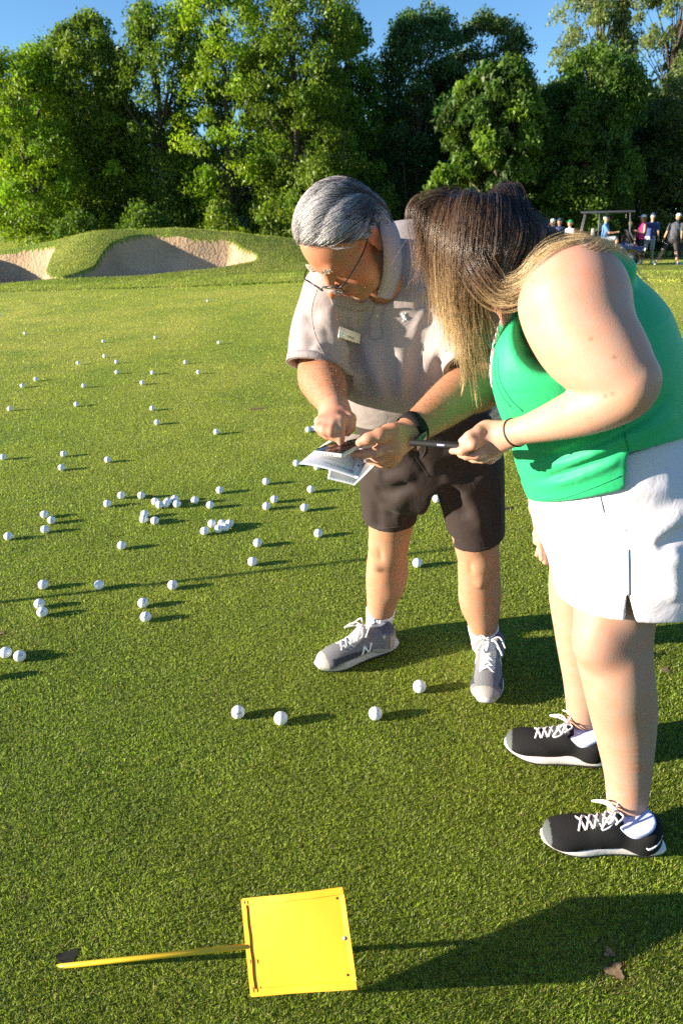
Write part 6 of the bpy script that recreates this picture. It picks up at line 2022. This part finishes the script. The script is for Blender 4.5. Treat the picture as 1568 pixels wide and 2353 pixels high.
# --- tank top
TT = Sh(.04)
ty = (0, 1, 0)
sect = [(P(1412, 1120, 1.375), (.205, .178)), (P(1388, 1030, 1.37), (.200, .172)), (P(1362, 950, 1.36), (.185, .160)), (P(1346, 865, 1.36), (.185, .168)), (P(1328, 803, 1.37), (.18, .148)), (P(1300, 735, 1.38), (.15, .110))]
TT.echain(sect, ty, k=.04)
for yy, dx in ((1.25, 0), (1.46, -4)):                # bust
    TT.ell(P(1262 + dx, 838, yy), (.105, .085, .105), k=.07)
TT.cap(P(1305, 715, 1.38), nw, .10, .052, k=.04)
TT.cap(P(1240, 655, 1.33), P(1375, 640, 1.34), .030, .045, k=.04)          # strap over the shoulder
TT.ell(P(1378, 775, 1.39), (.100, .15, .108), k=.05)
# arm hole
cut_near(TT, P(1300, 640, 1.14), (0, -1, 0), .0, k=.0) if False else None
TT.ecap(P(1300, 690, 1.05), P(1305, 700, 1.285), (.110, .135), (.074, .105), camdir(1, .3, 0), op='s', k=.015)
TT.ell(P(1322, 648, 1.20), (.080, .10, .095), op='s', k=.015)
# neck opening
TT.cap(P(1150, 660, 1.40), P(1235, 605, 1.41), .06, .070, op='s', k=.01)
TT.limb([(P(1238, 622, 1.28), .020), (P(1300, 588, 1.27), .020), (P(1360, 586, 1.27), .022), (P(1425, 622, 1.28), .026)], k=.02)
# hem
TT.plane(P(1320, 1152, 1.2), nrm(MC @ np.array([.32, .95, .1])), 'i', .003)
_c = P(1440, 1040, 1.17).astype(F32); _a = camdir(1, -.05, 0).astype(F32); _b = camdir(.24, .97, .05).astype(F32)
TT.p.append((lambda Pq: np.maximum(-((Pq - _c) @ _a), -((Pq - _c) @ _b)), np.array([0, 0, 0.]), 1e9, 's', .002))
folds(TT, [([(1185, 1040), (1280, 1020), (1400, 975), (1500, 925)], 0.0095, 0.0102), ([(1180, 1065), (1290, 1045), (1400, 1005), (1520, 940)], -0.0081, 0.0085),
           ([(1200, 1085), (1310, 1060), (1420, 1015), (1530, 950)], 0.0108, 0.0093), ([(1200, 1105), (1300, 1085), (1400, 1045), (1450, 1015)], -0.0068, 0.0076),
           ([(1205, 1120), (1290, 1108), (1380, 1075), (1430, 1050)], 0.0081, 0.0085), ([(1180, 1010), (1240, 1000), (1330, 985)], 0.0068, 0.0102),
           ([(1400, 1000), (1470, 960), (1550, 900)], -0.0081, 0.0085), ([(1430, 1030), (1490, 990), (1560, 950)], 0.0081, 0.0085),
           ([(1205, 770), (1225, 790), (1240, 795)], -0.0054, 0.0051), ([(1190, 790), (1220, 805), (1245, 810)], 0.0054, 0.0059), ([(1195, 810), (1230, 820), (1255, 830)], -0.0041, 0.0051)], .6)
tank = sdf_obj('tank_top', TT, .0042 / DETAIL, m_tank, wom)
m_tseam = simple('seam_green', (.006, .22, .10), .8)
m_pipe = simple('piping_pink', (.62, .30, .38), .7)
m_pipew = simple('piping_white', (.72, .78, .80), .7)
seam(TT, [(1200, 655), (1188, 700), (1188, 740), (1200, 775), (1225, 800), (1232, 812)], .002, .001, 'seam', m_tseam, wom, .6)
seam(TT, [(1421, 596), (1440, 640), (1440, 665), (1430, 690)], .002, .001, 'seam', m_tseam, wom, .6)
seam(TT, [(1142, 820), (1146, 870), (1170, 915), (1200, 945)], .002, .001, 'seam', m_tseam, wom, .6)
seam(TT, [(1135, 810), (1136, 860), (1150, 905), (1172, 935)], .0016, .001, 'seam', m_tseam, wom, .6)
seam(TT, [(1430, 965), (1434, 1000), (1443, 1036)], .002, .001, 'side_seam', m_tseam, wom, .6)
seam(TT, [(1222, 1150), (1285, 1146), (1352, 1124), (1425, 1094)], .0016, .0008, 'hem_stitch', m_tseam, wom, .6)
seam(TT, [(1153, 690), (1150, 715), (1144, 750), (1133, 800), (1127, 850), (1130, 890)], .006, .0018, 'pink_piping', m_pipe, wom, .6)
seam(TT, [(1149, 690), (1145, 715), (1139, 750), (1130, 800), (1125, 850), (1129, 888)], .005, .0022, 'white_piping', m_pipew, wom, .6)
seam(TT, [(1300, 560), (1345, 566), (1385, 580), (1412, 608)], .006, .0012, 'white_lining', m_pipew, wom, .6)

# --- skirt
SK = Sh(.04)
SK.echain([(P(1385, 1020, 1.37), (.185, .155)), (P(1395, 1055, 1.37), (.19, .16)), (P(1427, 1140, 1.375), (.212, .184)), (P(1456, 1240, 1.38), (.222, .180))], ty, k=.04)
SK.ecap(P(1456, 1240, 1.38), P(1472, 1420, 1.38), (.222, .180), (.218, .186), ty, k=.03)
SK.ell(P(1500, 1180, 1.38), (.17, .19, .14), k=.05)
SK.ecap(P(1432, 1240, 1.30), P(1418, 1430, 1.275), (.118, .118), (.122, .124), (1, 0, 0), k=.05)
SK.plane(P(1420, 1412, 1.2), nrm(MC @ np.array([.02, .96, .25])), 'i', .003)
SK.ecap(P(1462, 1330, 1.38), P(1478, 1470, 1.38), (.206, .172), (.212, .184), ty, op='s', k=.004)
SK.plane(P(1400, 1035, 1.3), nrm(MC @ np.array([-.3, -.95, -.1])), 'i', .003)
SK.ecap(P(1424, 1350, 1.285), P(1414, 1480, 1.27), (.110, .110), (.116, .118), (1, 0, 0), op='s', k=.004)
# slit at the side seam
a_, b_ = P(1450, 1440, 1.16), P(1446, 1372, 1.16)
SK.ecap(a_, b_, (.0125, .05), (.0015, .05), (1, 0, 0), op='s', k=.002)
folds(SK, [([(1375, 1160), (1385, 1195), (1420, 1225), (1480, 1250)], -.012, .014), ([(1480, 1250), (1540, 1200), (1600, 1150)], .012, .02), ([(1500, 1260), (1550, 1230), (1610, 1190)], -.010, .016),
           ([(1480, 1290), (1530, 1290), (1560, 1250)], .010, .02), ([(1560, 1260), (1545, 1320), (1550, 1390)], .012, .02),
           ([(1300, 1220), (1360, 1215), (1430, 1225)], .005, .014), ([(1290, 1240), (1350, 1245), (1430, 1240)], -.004, .012),
           ([(1420, 1120), (1500, 1130), (1560, 1110)], .006, .02)], .6)
sdf_obj('skirt', SK, .0046 / DETAIL, m_skirt, wom)
m_sseam = simple('seam_white', (.50, .50, .56), .8)
seam(SK, [(1441, 1262), (1442, 1310), (1443, 1368)], .0035, .0018, 'side_seam', m_sseam, wom, .6)
seam(SK, [(1375, 1135), (1390, 1185), (1420, 1210), (1437, 1218)], .0025, .0016, 'pocket_edge', m_sseam, wom, .6)
# fine rows along the hem
seam(SK, [(1320, 1378), (1370, 1398), (1438, 1402)], .0014, .0008, 'hem_stitch', m_sseam, wom, .6)

def ffoot(toe, heel, sc):
    a, b = G_(*toe), G_(*heel); f = nrm(a - b)
    return Frame(b + f * .085 * sc + NG * .002, f, NG, sc)
fC = ffoot((1252, 1938), (1512, 1953), .92)
fD = ffoot((1165, 1722), (1392, 1752), .92)
for fr, sd, lg in ((fC, -1, WL[0]), (fD, 1, WL[1])):
    up, fr_, upsh = shoe(wom, fr, 'black', sd)
    s_ = Sh(.012); s_.chain([(fr.p(0, -.014, .100), .0450), (fr.p(0, -.018, .075), .036)], k=.01); s_.plane(fr.p(0, -.012, .106), fr.Z + fr.Y * .15)
    sdf_obj('sock', s_, .0025, simple('sock_blue', (.50, .54, .80), .9) if sd < 0 else MAT['sock_blue'], wom)
    if sd < 0: FRC, UPC, SHC = fr, up, upsh
# curved white mark on the near heel
def on_shoe(y, z):
    p = FRC.p(.06, y, z)
    for _ in range(15):
        d = float(SHC.ev(p[None], p, .01)[0]); p = p - FRC.X * d * .8
    return p
side_s = 1.0 if (FRC.X @ (CAM - FRC.c)) > 0 else -1.0
def on_shoe(y, z):
    p = FRC.p(.07 * side_s, y, z)
    for _ in range(20):
        d = float(SHC.ev(p[None], p, .01)[0]); p = p - FRC.X * side_s * d * .8
    return p
mk = [on_shoe(y, z) for y, z in ((-.072, .090), (-.062, .074), (-.050, .062), (-.040, .058), (-.032, .062))]
ribbon(catmull(mk, 4), [FRC.X * side_s] * 17, [.0012, .002, .0025, .003, .0035, .004, .0045, .005, .0058, .0062, .0066, .007, .007, .0062, .005, .0035, .0015], .0012, 'curved_mark', MAT['logo_white'], UPC)

# wrist tie
wdw = nrm(P(1186, 993, 1.20) - P(1300, 955, 1.13))
pts, ns = ring_on(WB, P(1182, 993, 1.202), wdw + np.array([.25, 0, .0]), .026, 40)
V, F = tube(pts[:-1], .0021, 6, True)
o = mesh('hair_tie', V, F, simple('elastic_black', (.012, .012, .013), .7), None, True); tag(o, 'thin black hair elastic worn on the wrist of the woman', 'hair tie')
# black phone
pa, pb = P(978, 1018, 1.335), P(1078, 1026, 1.245)
X = nrm(pb - pa); Zp = nrm(np.array([.10, .22, 1.0]) - X * (np.array([.10, .22, 1.0]) @ X)); Yp = np.cross(Zp, X)
c = (pa + pb) / 2
bp_ = rbox('smartphone', c, X * .073, Yp * .037, Zp * .0062, simple('phone_black', (.005, .005, .006), .7, spec=.2), None, .005, 3); tag(bp_, 'black phone held low and edge on by the woman', 'phone')
rbox('side_button', c - Yp * .0371 + X * .018, X * .010, Yp * .0006, Zp * .0018, simple('button_lilac', (.25, .25, .6), .4), bp_, .0005, 1)
# long hair: dark cap, then locks that follow guide lines
WH = Sh(.02)
s = HW.sc
WH.ell(HW.p(0, .006, .032), (.083 * s, .093 * s, .087 * s), HW.X, HW.Y)
WH.ell(HW.p(0, -.036, -.02), (.070 * s, .048 * s, .078 * s), HW.X, HW.Y)
WH.plane(HW.p(0, .075, .095), HW.Z * -.55 + HW.Y * .84)
sdf_obj('hair_cap', WH, .0035, m_hairbase, wom, colfn=lambda V: np.tile(np.array([.012, .008, .007]), (len(V), 1)))
def locks():
    rg = np.random.default_rng(21)
    # guide: list of (u, v, Y), root spread px, tip spread px, number, colour shift (0 dark .. 1 blonde at the tips)
    Gd = [
      ([(1085, 425, 1.42), (1010, 440, 1.38), (972, 500, 1.36), (985, 600, 1.36), (1000, 690, 1.36), (1008, 760, 1.36)], 12, 24, 240, .6),
      ([(1090, 420, 1.42), (1030, 445, 1.36), (1003, 520, 1.33), (1010, 640, 1.33), (1022, 730, 1.33), (1032, 810, 1.33)], 14, 30, 330, .9),
      ([(1100, 417, 1.41), (1055, 450, 1.33), (1035, 540, 1.29), (1040, 660, 1.29), (1048, 750, 1.30), (1048, 835, 1.31)], 18, 26, 400, 1.0),
      ([(1108, 417, 1.41), (1080, 460, 1.30), (1065, 560, 1.26), (1062, 680, 1.27), (1070, 765, 1.29), (1078, 850, 1.30)], 22, 26, 400, 1.0),
      ([(1118, 415, 1.41), (1105, 470, 1.29), (1095, 570, 1.245), (1082, 680, 1.26), (1090, 770, 1.28), (1105, 860, 1.30)], 28, 26, 420, .85),
      ([(1128, 415, 1.41), (1130, 470, 1.29), (1125, 560, 1.24), (1112, 650, 1.26), (1110, 740, 1.29), (1125, 820, 1.31)], 28, 26, 260, .7),
      ([(1105, 418, 1.42), (1045, 432, 1.42), (1000, 450, 1.42), (965, 478, 1.42), (948, 540, 1.42), (938, 620, 1.42)], 10, 26, 60, .3),
      ([(1060, 430, 1.36), (1010, 440, 1.36), (960, 470, 1.36), (945, 500, 1.36), (955, 600, 1.36), (940, 690, 1.37)], 10, 30, 50, .4),
      ([(1140, 416, 1.42), (1160, 455, 1.31), (1185, 530, 1.25), (1165, 610, 1.24), (1160, 655, 1.235), (1205, 640, 1.22), (1262, 580, 1.18), (1340, 556, 1.16)], 26, 9, 150, 1.3),
      ([(1110, 440, 1.36), (1075, 520, 1.27), (1085, 600, 1.235), (1130, 655, 1.22), (1190, 645, 1.20), (1235, 602, 1.18), (1290, 566, 1.17), (1370, 556, 1.18)], 28, 8, 170, 1.5),
      ([(1100, 470, 1.33), (1085, 550, 1.26), (1105, 630, 1.225), (1150, 674, 1.21), (1205, 655, 1.19), (1245, 608, 1.17), (1300, 572, 1.165), (1350, 560, 1.18)], 26, 8, 170, 1.7),
      ([(1150, 415, 1.43), (1180, 462, 1.33), (1225, 520, 1.27), (1225, 580, 1.24), (1222, 620, 1.22), (1250, 596, 1.19), (1310, 560, 1.18), (1400, 566, 1.22)], 26, 8, 150, 1.2),
      ([(1150, 416, 1.46), (1188, 466, 1.40), (1240, 515, 1.34), (1265, 552, 1.28), (1320, 552, 1.25), (1380, 562, 1.25), (1450, 612, 1.30)], 24, 7, 130, 1.2),
      ([(1160, 425, 1.50), (1195, 474, 1.46), (1255, 525, 1.40), (1290, 553, 1.36), (1360, 558, 1.35), (1430, 592, 1.36), (1500, 662, 1.38)], 16, 6, 60, 1.0),
      ([(1130, 416, 1.44), (1155, 450, 1.36), (1200, 500, 1.31), (1215, 570, 1.28), (1222, 610, 1.25), (1240, 610, 1.24)], 34, 14, 520, .0),
      ([(1120, 420, 1.44), (1150, 450, 1.34), (1165, 520, 1.29), (1168, 590, 1.26), (1165, 640, 1.25)], 34, 24, 420, .1),
      ([(1280, 566, 1.18), (1340, 556, 1.15), (1385, 560, 1.15), (1420, 583, 1.17), (1450, 615, 1.2)], 10, 10, 40, 2.2),
      ([(1075, 500, 1.27), (1068, 640, 1.255), (1072, 760, 1.27), (1088, 860, 1.29), (1098, 955, 1.30)], 10, 5, 60, 1.7),
      ([(1040, 500, 1.28), (1042, 640, 1.27), (1050, 760, 1.28), (1052, 860, 1.29), (1040, 930, 1.30)], 12, 5, 60, 1.7),
    ]
    groups = {}
    for gi, (g, r0, r1, n, bl) in enumerate(Gd):
        if g[0][0] > 1105: r0 = 15
        g = [(u + (14 if u < 1060 else 0), v + (44 if k < 1 else (30 if g[0][0] > 1130 else -6 if g[0][0] > 1105 else 20) if k < 2 else (10 if g[0][0] > 1125 else 0) if k < 3 else 0), Y) for k, (u, v, Y) in enumerate(g)]
        gp = [P(*a) for a in g]; gp[0] = gp[0] * .6 + HW.p(0, 0, .05) * .4
        pts = np.array(catmull(gp, 6)); m0 = len(pts)
        M = 26
        tt = np.linspace(0, m0 - 1, M); i0 = np.floor(tt).astype(int).clip(0, m0 - 2); f = (tt - i0)[:, None]
        C = pts[i0] * (1 - f) + pts[i0 + 1] * f
        t = np.linspace(0, 1, M)
        n = int(n * 3.0)
        sp = (r0 * (1 - t) + r1 * t) / 1150.0
        sp = sp * (1 + .35 * np.sin(t * math.pi)) * (.35 + .65 * np.clip(t / .22, 0, 1))
        d = np.gradient(C, axis=0); d /= np.linalg.norm(d, axis=1)[:, None]
        vw = nrm(CAM - C.mean(0)); A = np.zeros_like(d); mid_ = M // 2
        A[mid_] = nrm(np.cross(d[mid_], vw))
        for i_ in list(range(mid_ + 1, M)) + list(range(mid_ - 1, -1, -1)):
            p_ = A[i_ - 1] if i_ > mid_ else A[i_ + 1]
            A[i_] = nrm(p_ - (p_ @ d[i_]) * d[i_])
        Bn = np.cross(d, A)
        # strands gather in wisps
        nw_ = max(6, n // 30)
        wx, wy = rg.normal(0, .68, nw_), rg.normal(0, .5, nw_)
        wl = rg.uniform(.60, 1.08, nw_); wph = rg.uniform(0, 6.28, nw_); wcol = rg.uniform(.55, 1.35, nw_)
        w = rg.integers(0, nw_, n)
        ox = rg.normal(0, .62, n); oy = rg.normal(0, .42, n)
        cl = np.clip(t * 1.3, 0, 1)[None] * .62
        X = ox[:, None] * (1 - cl) + (wx[w][:, None] + .26 * rg.normal(0, 1, n)[:, None]) * cl
        Yv = oy[:, None] * (1 - cl) + (wy[w][:, None] + .26 * rg.normal(0, 1, n)[:, None]) * cl
        wave = .22 * np.sin(t[None] * 7 + wph[w][:, None]) * t[None]
        fly = (rg.uniform(0, 1, n) < .035)[:, None] * np.sin(t[None] * rg.uniform(2, 5, n)[:, None] + rg.uniform(0, 6, n)[:, None]) * t[None] ** 1.5 * 2.0
        S = C[None] + A[None] * ((X + wave + fly) * sp[None])[..., None] + Bn[None] * ((Yv + fly * .5) * sp[None])[..., None]
        # cut every strand at its own length
        L = wl[w] * rg.uniform(.86, 1.0, n)
        L = np.minimum(L, 1); k = t[None] * L[:, None] * (M - 1); k0 = np.floor(k).astype(int).clip(0, M - 2); kf = (k - k0)[..., None]
        ar = np.arange(n)[:, None]
        S = S[ar, k0] * (1 - kf) + S[ar, k0 + 1] * kf
        tl = t[None] * L[:, None]
        z = np.clip(np.clip((tl - .16) / .66 + rg.normal(0, .10, n)[:, None], 0, 1)[..., None] * bl, 0, 1)
        dark = np.array([.020, .012, .010]); mid = np.array([.15, .078, .040]); blo = np.array([.56, .41, .21])
        col = np.where(z < .5, dark * (1 - 2 * z) + mid * 2 * z, mid * (2 - 2 * z) + blo * (2 * z - 1))
        hl = (rg.uniform(0, 1, n) < .22 * (bl > .2))[:, None, None]
        col = np.where(hl, col * .6 + np.array([.30, .19, .10]) * .4 * np.clip(tl * 3, 0, 1)[..., None] + 0, col)
        col = col * wcol[w][:, None, None] * rg.uniform(.75, 1.25, n)[:, None, None]
        nm = 'hair'
        strands(nm, S, m_hair, wom, rg.uniform(.00014, .00034, n), col, .4)
locks()
